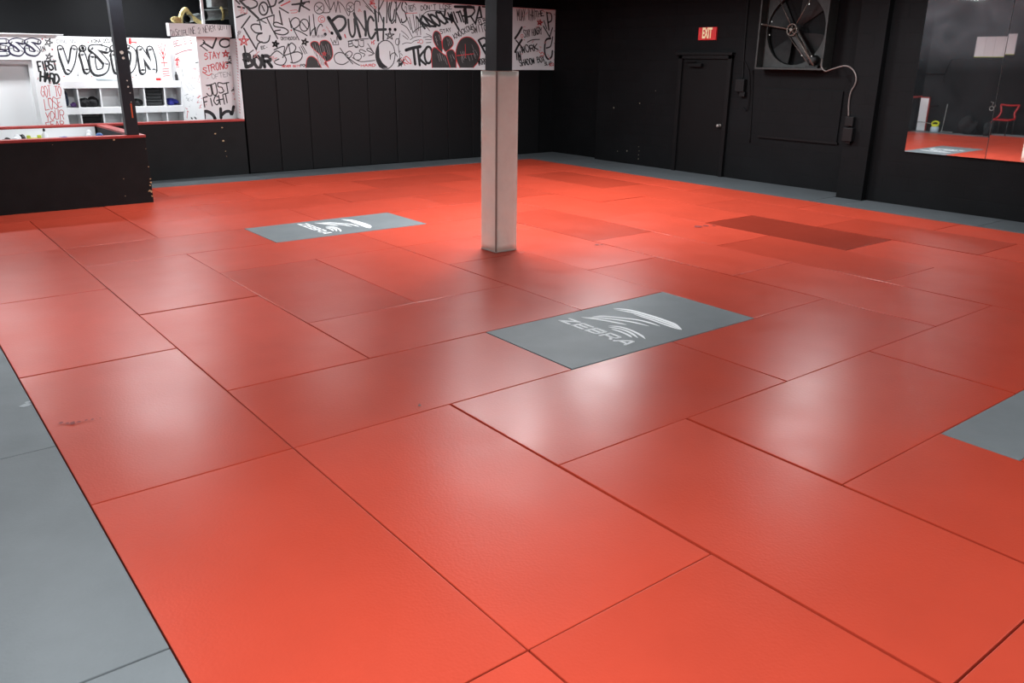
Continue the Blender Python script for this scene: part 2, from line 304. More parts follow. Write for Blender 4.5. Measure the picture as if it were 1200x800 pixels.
ART_B = '''k39,1,0|2047,2879 138,-122 156,-140
k27,1,0|2063,2877 137,45 131,-37 3,-69 -106,-47 -57,25
k28,1,0|2529,2779 -21,-61 -43,-39 -49,-2 -36,36 -10,59 21,60 42,39 49,2 37,-35 10,-59
k22,0,0|2424,2823 40,-87
k31,1,0|2532,2933 37,-106 31,-123
k28,1,0|2547,2807 106,31 40,96
k27,0,0|1963,2616 173,70
k25,0,0|2030,2453 169,193
k30,0,0|2001,2787 110,-17
k27,0,0|1978,2883 56,-50
k22,0,0|2738,2803 161,-79
k28,0,0|2735,2878 83,47
k28,0,0|2733,2749 32,-203
r19,0,0|2772,2836 172,78
r9,1,0|2929,2764 126,14 -3,-40 -108,-12
k22,0,0|2976,2861 331,70 -6,-21
k32,0,0|3159,2947 -60,-191
k24,0,0|3108,2882 193,-94
k28,0,0|2976,2864 214,25
k13,0,0|3162,2938 34,-112 -107,65 138,7 -117,-76 52,116
k28,1,0|2071,2447 94,-168 95,-170
k22,1,0|2260,2109 43,95 72,33
k23,1,0|2378,2430 -10,77 -113,12 -57,-53 73,-83 125,-4 -88,-29 -20,-79 103,-49 97,25 39,96
k22,0,0|2317,2578 314,104 -17,-133
k23,1,0|2496,2631 73,-161 94,-174
k19,0,0|2353,2602 127,-60
k20,0,0|2356,2602 22,-172
k22,1,0|2776,2526 -111,37 -59,-27 35,-45 157,-18 76,-58 -85,-53 -132,13 -40,41 108,23
r17,0,0|2060,2333 41,-156 -136,94 179,4 -155,-101 71,159
k19,0,0|2904,2638 29,-158
k19,1,0|2968,2466 -40,109 81,74 74,-21 12,-79 -81,-69 -52,-15 138,-44 124,-64
k19,0,0|2968,2466 94,-182
k19,1,0|3268,2536 -21,-60 -46,-37 -53,-2 -40,35 -12,58 21,59 45,37 53,2 41,-34 12,-58
k19,0,0|3140,2579 92,-109
k19,0,0|3285,2687 -2,-328 39,85 70,58 -5,-141
k19,1,0|3365,2719 22,-358 40,118 72,83 34,-39
r29,0,0|2928,2441 3,0
k10,1,0|2738,2327 -10,-1 -8,-21 2,-12 8,-21 9,1 11,21 0,12 -8,21 -9,-3
k10,0,0|2758,2270 2,55
k10,1,0|2760,2324 22,2 7,-12 -5,-15 -26,0
k10,0,0|2774,2300 14,-29
k10,0,0|2810,2272 3,51
k10,0,0|2798,2323 30,0
k10,0,0|2834,2276 4,52
k10,0,0|2865,2275 3,57
k10,0,0|2835,2304 31,0
k10,1,0|2890,2323 -10,-1 -4,-17 -2,-13 9,-16 9,0 13,18 -1,12 -9,15 -9,2
k10,0,0|2912,2281 3,49
k10,1,0|2914,2330 17,3 12,-21 1,-11 -17,-20 -14,1
k10,1,0|2968,2333 -10,-2 -4,-20 -1,-11 8,-19 9,-1 11,21 1,12 -7,20 -10,-2
k10,0,0|2990,2283 33,52
k10,0,0|2993,2336 28,-51
k13,0,0|2375,2166 -29,-4 4,-47 31,6
k13,0,0|2348,2139 20,3
k13,1,0|2417,2168 -12,4 -9,-3 -10,-19 1,-10 13,-15 10,2 9,7
k16,0,0|2452,2149 3,0
k25,0,0|2632,2262 8,-107 -77,76 117,-16 -113,-50 65,97
k21,0,0|3192,2309 -2,-117 -77,89 127,-27 -128,-45 80,100
k19,1,0|2581,2107 192,63 -17,-125 38,-100 -65,-86 -120,8 -39,48 87,41
k19,0,0|2731,1980 126,235 47,-322
k18,0,0|2751,2013 231,67
k19,1,0|2868,2191 54,37 70,-66 -46,-82 -79,-33 152,34 84,-51 -43,-87 -120,-50 -66,8
k19,1,0|2492,1991 132,100 111,-62
k15,0,0|3058,2163 54,-117
k15,0,0|3091,2183 69,-136
k15,0,0|3122,2186 74,-129
k60,0,0|2051,1820 -21,201
k60,1,0|2031,2024 77,0 20,-21 -6,-55 -81,-28
k60,1,0|2041,1914 79,35 47,-51 -14,-48 -99,-31
k60,1,0|2256,1994 -44,-2 -8,-76 5,-43 46,-66 44,3 31,68 -3,49 -49,68 -45,1
k61,0,0|2385,1823 -27,184
k60,1,0|2361,1998 86,6 48,-39 -14,-39 -103,-12
k61,0,0|2441,1920 71,-93
k31,1,0|2052,2161 13,-125 39,-125
k16,1,0|2207,2098 -91,-61 -81,-103
k25,0,0|2005,1941 66,-109
k8,1,0|1918,2316 -6,-11 12,-11 7,-6 23,4 4,11 -7,16 -9,4 -20,-2 -7,-10
k8,0,0|1973,2322 -38,16 57,15 -38,15
k8,1,0|1985,2405 -14,-12 -7,-12 5,-8 9,4 14,12 8,5 11,0 -6,-17 -5,-10 -8,-3
r11,0,0|2708,1818 2,29 24,-28 0,29
r11,0,0|2770,1851 -28,-1 0,-29 26,1
r11,0,0|2742,1836 17,0
r11,0,0|2776,1851 11,-31 16,31
r11,0,0|2837,1851 -27,0 -1,-29 25,1
r11,0,0|2810,1836 17,2
r11,0,0|2842,1823 3,32
r11,1,0|2845,1853 17,1 8,-6 -4,-9 -23,0
r11,0,0|2856,1839 13,-16
r11,1,0|2924,1851 -7,1 -5,-12 -1,-6 9,-10 9,0 7,11 1,7 -7,11 -9,-1
r11,0,0|2924,1831 12,-6
r11,1,0|2946,1853 0,-22 4,-6 11,0 5,6 2,23
r11,0,0|2992,1827 1,32
r12,0,0|3027,1827 0,26
r11,0,0|3015,1854 27,-1
k12,0,0|3054,1827 1,40
k11,1,0|3054,1867 25,3 12,-10 -6,-10 -30,-2
k12,1,0|3118,1872 -12,-1 -4,-14 0,-12 11,-12 13,-1 11,16 -1,10 -11,15 -11,-1
k12,0,0|3147,1871 7,-37 11,30 13,-27 7,37
p11,1,0|2237,1995 -41,-16 18,0
p11,1,0|2274,2057 -27,45 3,-5
p11,1,0|2228,1993 -12,18 11,2
p11,1,0|2270,2014 -32,24 46,-66
p11,1,0|2262,2036 53,48 -101,-75
p12,1,0|2151,2742 1,-60 3,78
p12,1,0|2008,2733 53,3 10,54
p12,1,0|2075,2738 -8,53 -23,-43
p12,1,0|2104,2739 -68,-60 25,57
p12,1,0|2142,2682 -54,21 1,-28
p13,1,0|2588,1953 40,28 -92,-32
p13,1,0|2549,1956 -14,-13 35,-27
p13,1,0|2535,1967 37,27 -76,-9
g2,2,1|3604,1814 -37,92 -70,82 -89,82 -115,97 -12,65 66,34 74,-15 30,-49 27,67 115,18 90,-80 24,-166 -60,-93 -98,-34 -21,-25 81,-75
g2,2,1|3155,1812 40,157 87,42 99,-57 85,-141
k6,0,0|3303,2224 43,-171
l7,0,0|3369,2053 43,-198
l6,0,0|3322,2205 44,-168
k7,0,0|3389,2037 43,-182
k6,0,0|3341,2186 44,-166
l7,0,0|3408,2021 45,-166
l6,0,0|3364,2225 41,-221
k7,0,0|3431,2054 43,-199
k6,0,0|3384,2206 45,-152
l7,0,0|3451,2038 44,-183
l6,0,0|3403,2187 46,-149
k7,0,0|3471,2021 45,-166
k6,0,0|3426,2227 43,-206
l7,0,0|3494,2055 43,-200
l6,0,0|3446,2207 42,-202
k7,0,0|3514,2038 44,-182
k6,0,0|3465,2188 48,-133
l7,0,0|3533,2022 46,-166
l6,0,0|3489,2228 44,-189
k6,0,0|3508,2208 44,-186
l6,0,0|3528,2189 44,-183
k6,0,0|3551,2229 46,-173
l6,0,0|3571,2210 46,-170
k6,0,0|3590,2190 47,-167
l6,0,0|3614,2230 43,-223
r13,1,0|3604,1814 -37,92 -70,82 -89,82 -115,97 -12,65 66,34 74,-15 30,-49 27,67 115,18 90,-80 24,-166 -60,-93 -98,-34 -21,-25 81,-75
r13,1,0|3155,1812 40,157 87,42 99,-57 85,-141
r10,0,0|3539,2098 23,-77 -73,47 95,1 -80,-49 35,78
k15,1,0|3587,2832 -23,-58 -51,-37 -60,-2 -46,33 -14,56 22,57 51,37 60,3 46,-33 15,-56
k13,0,0|3436,2865 107,-75
k13,0,0|3548,2870 -109,-92
k15,1,0|3550,2755 148,22 -80,161 -16,39
k14,0,0|3668,2972 45,-167 76,140 27,-176 50,196 36,-193
k15,1,0|3894,2950 82,-77 88,-152 34,92 -46,31
k15,1,0|4194,2874 -19,-49 -43,-31 -50,-2 -40,28 -12,47 18,49 43,32 50,2 40,-28 13,-48
k11,0,0|4078,2902 71,-62
k12,0,0|4149,2910 -67,-75
k15,1,0|4190,2797 1,102 34,80 79,-9 10,-57
r11,1,0|3587,2646 -14,-33 -34,-21 -39,-1 -31,19 -10,32 15,33 33,21 40,1 30,-19 10,-32
r11,1,0|3553,2665 -31,8 -21,-30 16,-28 35,11
k72,1,0|3661,2673 109,-167 104,-179
k49,1,0|3734,2627 116,75 124,-17 23,-106 -74,-93 -60,-30
k40,1,0|4056,2655 12,-199 53,-98 61,93 -4,216
k53,1,0|4180,2767 60,-230 44,-175
k33,1,0|4187,2751 126,-162 93,-140
k50,1,0|4404,2809 13,-217 -18,-199
k44,1,0|4582,2657 -61,70 -62,-100 2,-193 56,-96 96,108
k47,1,0|4618,2843 22,-260 20,-272
k37,0,0|4800,2715 -28,-384
k48,0,0|4611,2497 227,13
k59,0,0|3576,2390 3,1
k59,0,0|3710,2414 4,0
k62,0,0|4924,2513 4,0
k62,0,0|5038,2513 4,0
k15,0,0|4038,2182 -3,95
k15,1,0|4036,2277 63,6 13,-15 -12,-24 -66,-14
k15,1,0|4036,2229 62,16 33,-21 -15,-24 -78,-16
k15,1,0|4243,2299 -1,-79 -20,-26 -46,-6 -32,24
k15,0,0|4178,2294 62,0
k15,1,0|4350,2302 -1,-81 -10,-24 -49,-7 -32,27
k15,0,0|4290,2299 64,8
k17,1,0|4028,2280 190,35 242,22
k12,1,0|4167,2180 3,23 14,-19
k12,1,0|4200,2169 -30,12 63,-9
k17,1,0|4013,2028 -163,56 -115,-60 22,-117 138,-36 122,55
k17,1,0|3858,2160 105,-133 141,-143
k17,1,0|3962,2061 85,48 57,-46 -64,-72 -48,16 143,-97 108,-51
k15,1,0|4292,2014 -18,-37 -41,-22 -50,-1 -39,22 -13,36 17,36 42,23 49,1 39,-22 14,-36
k15,1,0|4391,2101 -103,41 -32,-43 109,-41 -33,-44
k16,1,0|4570,2069 -98,93 -63,-27 140,-67 -104,-35
k15,1,0|4100,1995 177,-70 297,26
k15,0,0|4435,2246 135,-177
k12,0,0|3681,2322 38,-95 32,67 25,-56 33,124 26,-144 -123,-7
k17,0,0|4921,2485 53,-148 -151,89 192,5 -160,-97 66,151
k2,2,1|4672,2277 -68,-139 -13,-138 42,-121 49,-61 168,1 -102,78 -68,104 -24,138
k18,1,0|5023,2057 -47,-155 -113,-97 -132,0 -102,94 -33,153 47,152 110,96 132,3 103,-92 35,-154
k16,1,0|4905,2117 6,-152 13,87 86,40 61,-69
r14,1,0|4552,2278 22,-32 -21,-3
r14,1,0|4564,2302 29,6 -71,-43
r14,1,0|4524,2269 -3,-29 -5,50
r23,0,0|3966,2396 17,-53
r12,1,0|4538,2990 11,20 32,17
r12,1,0|4550,2986 76,-42 -20,28
r12,1,0|4559,2998 53,4 -125,36
r12,1,0|4507,2929 66,43 -17,-17
r12,1,0|4600,2916 18,-39 -35,104
r12,1,0|4574,2947 -50,13 24,49
r12,1,0|4543,2970 -5,-28 -15,-37
r12,1,0|4621,2910 31,-21 -27,-19
r12,1,0|4550,2945 29,-1 -61,56
r12,0,0|4272,1834 1,37
r12,0,0|4336,1834 0,38
r12,0,0|4273,1852 64,3
r12,0,0|4354,1838 29,44 34,-43
r12,0,0|4366,1854 38,0
r12,0,0|4435,1838 2,40
r12,1,0|4434,1877 43,3 21,-10 -9,-11 -56,-2
r12,0,0|4466,1860 29,-20
r12,0,0|4514,1840 4,45
r12,1,0|4518,1884 30,1 34,-16 -4,-10 -28,-18 -37,-2
p12,1,0|4303,2838 -24,19 31,-29
p12,1,0|4315,2833 -35,0 60,-29
p12,1,0|4278,2826 10,-27 -32,13
p13,1,0|3645,2487 -36,24 6,8
p13,1,0|3566,2476 -38,-22 59,-4
p13,1,0|3640,2471 38,-36 -28,-1
k15,0,0|4375,3006 191,-191
k15,0,0|4430,2909 213,-166
k13,0,0|4492,2945 234,-190
n7,0,0|3321,2328 1,34
n7,0,0|3316,2362 13,0
n7,0,0|3349,2368 -15,-1 -1,-35 15,-1
n7,0,0|3334,2349 9,-1
n7,0,0|3368,2369 -15,-2 -1,-35 15,1
n7,0,0|3353,2349 10,1
n7,0,0|3371,2333 1,32
n7,1,0|3372,2366 11,0 4,-7 -3,-9 -12,-2
n7,0,0|3409,2334 9,32 6,-30
n7,0,0|3412,2347 10,0
n7,0,0|3429,2336 1,41 13,-39 2,39
n7,0,0|3447,2336 2,37
n7,1,0|3449,2373 7,1 7,-14 -1,-9 -7,-14 -7,-2
n7,1,0|3502,2370 -5,5 -5,-1 -5,-12 -1,-11 5,-11 5,-2 5,7
n7,0,0|3505,2338 1,40
n7,0,0|3520,2340 1,38
n7,0,0|3506,2358 14,0
n7,0,0|3540,2379 -14,0 -2,-38 15,1
n7,0,0|3525,2359 10,2
n7,1,0|3559,2373 -4,5 -6,-1 -5,-13 0,-9 5,-11 5,1 5,4
n7,0,0|3564,2347 0,35
n7,0,0|3580,2383 -16,-18 14,-19
k25,0,0|4680,2642 32,391
k25,0,0|4821,3038 -126,-202 88,-205
k26,0,0|4859,2630 28,382
k25,1,0|5067,2986 -35,48 -37,-6 -45,-145 -8,-102 19,-150 40,8 36,42
k26,0,0|5055,2638 31,400
k26,0,0|5197,3048 -127,-207 96,-201
k26,1,0|5314,2967 -49,54 -34,0 -31,-92 19,-54 52,-42 12,-50 14,-84 -58,-47 -42,-4 -13,57
k27,1,0|4942,2983 -37,-154 28,-160 70,28 39,172
k16,0,0|5302,2751 93,-231
k16,0,0|5360,2744 77,-284
k16,0,0|5448,2799 50,-329
k16,0,0|5512,2776 24,-349
k16,0,0|5600,2809 11,-371
k16,0,0|5555,2751 14,-244
k16,1,0|5180,2617 126,-65 113,-163
k14,1,0|5615,2728 136,127 223,35 192,-10
k16,1,0|5432,2468 134,92 156,31 98,-77
k14,0,0|5630,2879 -1,81
k14,1,0|5630,2958 25,3 31,-27 0,-18 -29,-35 -26,0
k14,1,0|5729,2982 -18,0 -10,-38 0,-21 22,-32 17,3 20,33 -2,23 -22,33 -15,-1
k14,0,0|5774,2901 0,75 56,-73 -3,76
k14,0,0|5875,2987 -2,-21
k14,0,0|5951,2911 -6,90
k14,0,0|5917,2997 58,6
k14,0,0|6065,3010 4,-90 56,4
k14,1,0|6168,3016 -19,2 -9,-39 1,-19 20,-35 22,0 17,37 -4,20 -16,36 -22,0
k14,1,0|6271,3009 -29,7 -17,-1 -12,-24 13,-7 26,-8 10,-14 10,-19 -26,-11 -21,-2 -10,9
k14,0,0|6345,3018 -58,-4 4,-82 59,4
k14,0,0|6292,2975 36,0
k10,1,0|5278,2902 0,26 13,7 18,-28 1,-40 -10,-42
k10,0,0|5299,2826 31,4
k10,0,0|5376,2846 -28,101
k10,1,0|5347,2952 21,0 16,-21 1,-28 -23,-2
k10,0,0|5375,2904 30,-50
k10,0,0|5417,2958 -30,-4 29,-102 29,6
k10,0,0|5402,2902 19,7
k10,0,0|5452,2865 -25,98
k10,1,0|5425,2961 22,6 15,-20 2,-26 -24,-8
k10,1,0|5495,2977 -18,9 -9,-3 -1,-26 13,-16 16,-9 8,-11 13,-26 -12,-16 -10,0 -7,8
r10,0,0|5283,2810 259,19
k42,0,0|5709,2553 -180,201
k42,0,0|5651,2781 -35,-122 213,-66
k43,0,0|5844,2594 -169,184 291,-156 -170,192
k42,1,0|5877,2804 -39,-4 37,-77 49,-47 95,-57 46,6 -21,78 -45,50 -102,52 -41,3
k42,1,0|6091,2847 -71,11 -45,-4 33,-84 46,-49 110,-61 39,4 17,39
k43,0,0|6253,2683 -182,192
k43,0,0|6197,2910 -28,-136 217,-62
k42,1,0|5657,2664 87,-55 223,-10
k43,0,0|6314,2833 205,-281
k34,0,0|6254,2859 96,-180 -32,139 91,-121 -64,173
k34,0,0|6482,2690 -88,190
k34,0,0|6581,2711 -81,172
k34,0,0|6461,2877 85,14
k34,0,0|6640,2704 -91,206
k35,0,0|6731,2726 -93,200
k34,0,0|6593,2814 91,6
k53,1,0|6426,2980 262,8 201,-2
k47,0,0|6652,2981 33,-306
k16,0,0|6414,2375 -46,82
k16,0,0|6420,2481 -30,-64 73,-21
k16,0,0|6477,2403 -44,83 96,-62 -46,84
k16,1,0|6519,2531 -11,-9 5,-36 12,-22 35,-29 17,7 1,44 -13,24 -35,26 -18,-10
k16,1,0|6615,2560 -21,4 -15,-6 -2,-40 16,-24 30,-21 18,4 9,18
k16,0,0|6672,2490 -49,94
k16,0,0|6675,2605 -29,-67 80,-27
k16,1,0|6716,2621 -14,-10 6,-35 10,-21 36,-28 17,8 0,39 -10,26 -36,22 -17,-10
k16,1,0|6758,2634 32,-62 22,-12 25,11 -1,21 -37,61
k17,0,0|6901,2587 -46,78
k16,0,0|6831,2658 51,21
k14,1,0|6112,2544 -28,2 -18,-2 -2,-23 11,-6 31,-3 11,-7 13,-20 -23,-15 -16,-2 -10,6
k14,0,0|6176,2479 -24,68
k14,0,0|6128,2541 52,13
k14,0,0|6212,2497 4,74 49,-63
k14,0,0|6214,2525 34,7
k14,0,0|6260,2573 34,-27 17,38
k14,0,0|6296,2546 10,-35
k60,1,0|5265,2145 158,41 173,30
k57,0,0|5434,2178 34,-291
k53,0,0|5537,2167 35,-297
k47,1,0|5744,2192 -172,-182 141,-128
k47,1,0|5869,2064 -20,-92 -46,-57 -56,0 -43,56 -15,91 20,91 46,56 55,1 44,-55 15,-91
r16,0,0|5232,1865 -94,121
r16,0,0|5209,2007 -24,-80 116,-40
r16,1,0|5262,2024 -25,-9 26,-50 30,-32 55,-36 27,3 -17,57 -22,34 -64,38 -21,-10
r11,1,0|5658,2308 -8,-21 -22,-14 -26,0 -21,12 -7,21 9,21 21,13 26,1 21,-12 7,-21
r28,0,0|5545,2290 4,0
k12,1,0|5367,2335 107,55 143,16
k12,1,0|5405,2283 66,37 100,20
k12,1,0|5671,2386 135,21 66,-34
k12,1,0|5740,2455 88,-29 45,-26
k12,0,0|5715,2352 145,-1
k13,0,0|5736,2290 112,8
k12,1,0|5175,2496 105,-67 62,-68
k12,0,0|5204,2410 116,-71
k12,1,0|5187,2252 98,29 108,-7
k14,1,0|5129,2295 -10,-34 -25,-21 -29,-1 -22,20 -8,34 11,34 24,21 29,1 22,-20 8,-34
k14,1,0|5143,2443 -43,-227 24,-211 -38,-159
k12,1,0|5133,1943 -4,-5 48,-59
k12,1,0|5133,2134 0,-23 -30,-3
k12,1,0|5095,1972 19,-24 53,-4
k12,1,0|5138,1948 -47,-17 70,79
k12,1,0|5149,2083 -1,-4 38,-33
k12,1,0|5105,1881 -11,-9 96,35
k12,1,0|5136,1876 -73,-39 99,34
k12,1,0|5147,1904 -61,1 80,-29
k12,1,0|5169,1920 60,62 -74,-121
k12,1,0|5168,1933 -30,-38 35,15
k12,1,0|5127,1902 35,-66 -36,67
k12,1,0|5133,1988 -80,-65 49,65
g2,2,1|6105,2089 -68,53 -122,161 -19,142 70,70 101,-48 35,-161 16,-126
l6,0,0|5945,2409 64,-97
k9,0,0|6032,2401 54,-116
k4,0,0|5994,2383 39,-103
l9,0,0|5954,2417 40,-128
k7,0,0|5980,2398 40,-119
k8,0,0|5952,2343 40,-89
l8,0,0|5951,2360 57,-114
k6,0,0|5973,2260 30,-137
k8,0,0|5941,2395 64,-124
l9,0,0|6033,2447 41,-109
r15,1,1|6105,2089 -68,53 -122,161 -19,142 70,70 101,-48 35,-161 16,-126
g2,2,1|6186,2126 -67,90 7,145 100,66 115,-43 38,-108 -76,-84
l6,0,0|6293,2377 68,-116
k6,0,0|6178,2347 50,-109
k6,0,0|6298,2345 42,-131
l7,0,0|6226,2380 39,-144
k6,0,0|6239,2324 55,-114
k5,0,0|6188,2387 35,-107
l7,0,0|6261,2358 39,-101
k5,0,0|6195,2305 49,-85
r15,1,1|6186,2126 -67,90 7,145 100,66 115,-43 38,-108 -76,-84
g2,2,1|5859,1822 -8,263 44,109 75,2 146,-98 115,-63 45,-91 21,-120
l5,0,0|6151,2041 41,-128
k7,0,0|6150,1989 55,-86
k5,0,0|6135,2039 39,-97
l9,0,0|6042,2098 46,-139
k9,0,0|6032,2010 34,-143
k6,0,0|6029,1995 40,-145
l5,0,0|6161,2004 65,-129
k5,0,0|5969,2028 62,-125
k7,0,0|5990,2073 36,-95
l7,0,0|5998,2085 44,-142
k5,0,0|6109,1989 31,-139
k7,0,0|5944,2016 57,-121
l5,0,0|6101,2063 38,-96
k6,0,0|5896,1984 64,-103
k9,0,0|5968,2010 48,-93
l7,0,0|6164,2119 48,-96
r15,1,1|5859,1822 -8,263 44,109 75,2 146,-98 115,-63 45,-91 21,-120
g2,2,1|6297,1824 -89,248 29,77 124,20 76,-113 6,-232
l7,0,0|6300,2066 43,-122
k7,0,0|6316,2010 48,-144
k8,0,0|6355,1973 54,-121
l5,0,0|6346,2082 47,-93
k5,0,0|6343,2062 41,-84
k9,0,0|6340,2058 48,-127
l7,0,0|6345,2078 68,-94
k8,0,0|6337,2068 64,-122
r15,1,1|6297,1824 -89,248 29,77 124,20 76,-113 6,-232
g2,2,1|6533,1825 -92,176 7,184 92,167 143,68 167,-24 157,-146 36,-168 -62,-151 -110,-105
l8,0,0|6561,2046 43,-124
k8,0,0|6644,2257 45,-146
k5,0,0|6709,2148 58,-100
l7,0,0|6549,2138 55,-146
k7,0,0|6879,1991 52,-112
k9,0,0|6664,2074 55,-92
l7,0,0|6733,2079 54,-122
k5,0,0|6554,2304 60,-104
k5,0,0|6862,2081 63,-110
l6,0,0|6838,2279 59,-128
k9,0,0|6503,2134 61,-120
k6,0,0|6601,2084 49,-121
l7,0,0|6603,2151 55,-142
k6,0,0|6721,2115 58,-110
k6,0,0|6803,2214 35,-94
l6,0,0|6805,2114 52,-137
k9,0,0|6655,2077 59,-111
k6,0,0|6513,2154 64,-139
l8,0,0|6859,2161 70,-105
k5,0,0|6784,1989 46,-110
k6,0,0|6805,2332 66,-92
l6,0,0|6923,2175 63,-106
k9,0,0|6662,1991 40,-143
k7,0,0|6803,2259 61,-141
l5,0,0|6598,2129 69,-122
k6,0,0|6590,2121 34,-83
k8,0,0|6615,2172 35,-119
l7,0,0|6641,2140 52,-135
k5,0,0|6783,2148 65,-89
k8,0,0|6885,2049 33,-144
l8,0,0|6880,2098 49,-91
k9,0,0|6816,2184 43,-107
k5,0,0|6707,2278 70,-146
l8,0,0|6587,2084 47,-114
r15,1,1|6533,1825 -92,176 7,184 92,167 143,68 167,-24 157,-146 36,-168 -62,-151 -110,-105
r13,1,0|6465,2057 214,21 205,21
r13,0,0|6669,2281 10,-259
k43,0,0|6686,2965 45,-279
k36,1,0|6675,2991 142,15 95,-77 -72,-94 -96,-31
k36,0,0|6804,2825 131,-151
k44,0,0|6935,2702 97,314 53,-208
k29,0,0|6959,2785 121,23
k36,0,0|7105,3014 200,-5
k44,0,0|7231,2997 10,-183
k17,1,0|6867,2609 -34,12 -19,-4 -1,-30 12,-16 34,-4 16,-15 23,-29 -31,-22 -21,-4 -14,14
k17,0,0|6879,2634 49,-129 -7,100 51,-93 -27,131
k17,0,0|7034,2526 -41,135
k17,0,0|7116,2529 -41,135
k17,0,0|7044,2663 62,3
k17,1,0|7197,2651 -28,11 -17,2 -8,-50 8,-28 37,-47 19,6 18,15
k17,0,0|7248,2554 -35,123
k17,0,0|7316,2556 -43,123
k17,0,0|7231,2612 62,5
k17,0,0|7035,2765 -46,-13 45,-90 47,13
k17,0,0|7012,2711 32,4
k17,0,0|7047,2776 45,-94 50,7
k17,0,0|7155,2695 -45,90
k17,1,0|7111,2785 33,9 11,-12 4,-25 -26,-19
k17,1,0|7132,2743 28,17 24,-19 5,-27 -35,-18
k17,1,0|7197,2804 -17,-6 9,-33 10,-23 32,-29 18,2 -2,38 -10,21 -35,33 -15,-5
k17,0,0|7234,2812 49,-85 -16,66 52,-62 -40,94
k48,0,0|7006,2362 172,-250
k37,1,0|7031,2381 122,31 62,-83 -99,-77 136,3 50,-113 -124,-40
k38,1,0|7464,2315 -18,-95 -50,-59 -62,-1 -50,57 -20,94 19,95 50,59 61,1 51,-57 19,-94
k17,0,0|6981,1995 33,-123 -6,97 31,-94 -17,125
k17,1,0|7056,2001 -17,-2 5,-40 5,-30 21,-34 14,-4 3,48 -4,28 -22,31 -12,1
k17,0,0|7113,1890 -23,113
k17,1,0|7089,2002 28,5 18,-22 2,-36 -36,-1
k17,0,0|7120,1952 36,-60
k17,0,0|7166,1899 -24,120
k17,0,0|7184,2023 -29,-65 51,-50
k17,0,0|7273,1922 -26,122
k17,0,0|7316,1924 -28,130
k17,0,0|7261,1980 41,9
k17,0,0|7326,1932 -3,118 46,-115
k17,0,0|7325,1971 28,11
k17,0,0|7384,1936 -26,111
k17,1,0|7359,2046 27,6 20,-28 1,-29 -36,-1
k17,0,0|7393,1993 33,-54
k17,0,0|7437,1947 -26,125
k17,1,0|7410,2067 20,10 31,-49 8,-30 -9,-52 -23,-5
r17,0,0|7306,2416 95,30
k50,1,0|7962,2421 89,99 89,127
k50,1,0|7966,2151 76,118 103,128
k31,0,0|7988,2384 186,-152
k31,0,0|8022,1995 -25,166
k31,0,0|8072,1986 -29,165 86,-163 -27,174
k15,0,0|8019,2780 -16,217 35,-134 17,131 16,-199
k15,1,0|8060,3006 11,-166 14,-52 28,8 4,51 -16,162
k15,0,0|8137,2778 6,216 45,-212
k15,0,0|8138,2856 33,0
k15,0,0|8168,3031 41,-118 13,120
k15,0,0|8207,2913 10,-116
k15,0,0|8331,2804 -21,230
k15,0,0|8287,3032 51,12
k15,0,0|8364,2790 -18,217
k15,0,0|8419,2787 -21,230
k15,0,0|8357,2900 52,-4
k15,0,0|8421,2797 9,226 46,-214
k15,0,0|8425,2886 34,0
k15,0,0|8504,2828 -21,238
k19,0,0|8553,2867 -29,113
k19,0,0|8493,2982 63,5
k19,0,0|8603,2871 -29,117
k19,0,0|8664,2880 -28,116
k19,0,0|8588,2928 60,15
k19,0,0|8720,3006 -64,-7 24,-105 63,8
k19,0,0|8670,2949 40,3
r23,0,0|8650,2817 24,-109 -109,76 153,-14 -138,-53 70,100
r12,1,0|8180,2475 -5,-20 -16,-12 -19,0 -16,11 -7,19 6,20 16,12 19,0 16,-11 6,-19
r19,0,0|8208,2398 6,0
k15,1,0|8228,2579 -20,16 -15,2 1,-43 9,-16 22,-12 10,-17 11,-34 -15,-27 -13,-1 -11,18
k16,0,0|8275,2458 -20,129
k15,0,0|8235,2587 39,4
k16,0,0|8301,2462 -2,140 42,-135
k15,0,0|8299,2515 25,1
k15,0,0|8322,2615 30,-63 8,64
k15,0,0|8350,2551 12,-71
k16,0,0|8436,2487 -23,127
k16,0,0|8476,2493 -22,130
k16,0,0|8426,2553 40,0
k16,1,0|8461,2625 16,-98 13,-34 18,4 3,31 -17,103
k16,0,0|8529,2501 -24,139 62,-131 -22,133
k16,1,0|8588,2649 -15,16 -14,-1 -6,-52 7,-35 22,-55 14,5 8,34 -7,38
k16,0,0|8598,2600 -20,-2
k16,0,0|8618,2524 -23,129
k16,1,0|8596,2654 25,4 19,-27 0,-35 -35,-4
k16,0,0|8624,2593 35,-65
k16,0,0|8641,2653 32,-60 13,62
k16,0,0|8674,2589 12,-66
k19,1,0|8299,2352 138,51 202,14
k23,0,0|8119,2253 51,-121 -1,100 56,-89 -17,126
k23,1,0|8276,2294 -26,-2 -5,-55 7,-34 50,-46 29,2 18,58 -12,37 -43,41 -30,1
k24,0,0|8393,2167 -34,113
k23,1,0|8357,2284 67,10 39,-26 -14,-33 -75,-13
k24,0,0|8417,2235 70,-57
k24,0,0|8506,2192 -31,117
k24,0,0|8567,2325 -71,-75 107,-45
k31,0,0|8134,2271 95,-126
k39,0,0|8826,2969 72,-348
k31,1,0|8827,2960 123,-15 18,-126 -94,-52
k29,0,0|8740,2690 185,-217 76,190
k23,0,0|8750,2802 87,-164
k30,1,0|9013,2476 -54,-190 -123,-42
k44,1,0|8953,2444 -136,-42 -26,-239 93,-143 110,46 18,120
r16,0,0|8638,2161 50,-39 26,40 62,-39 -18,-40 -96,-1
k20,1,0|8131,1979 -35,12 -18,-3 2,-30 14,-15 34,-14 14,-12 18,-28 -20,-18 -19,-4 -14,13
k20,0,0|8182,1873 -39,109
k20,0,0|8237,1880 -42,114
k20,0,0|8163,1927 53,12
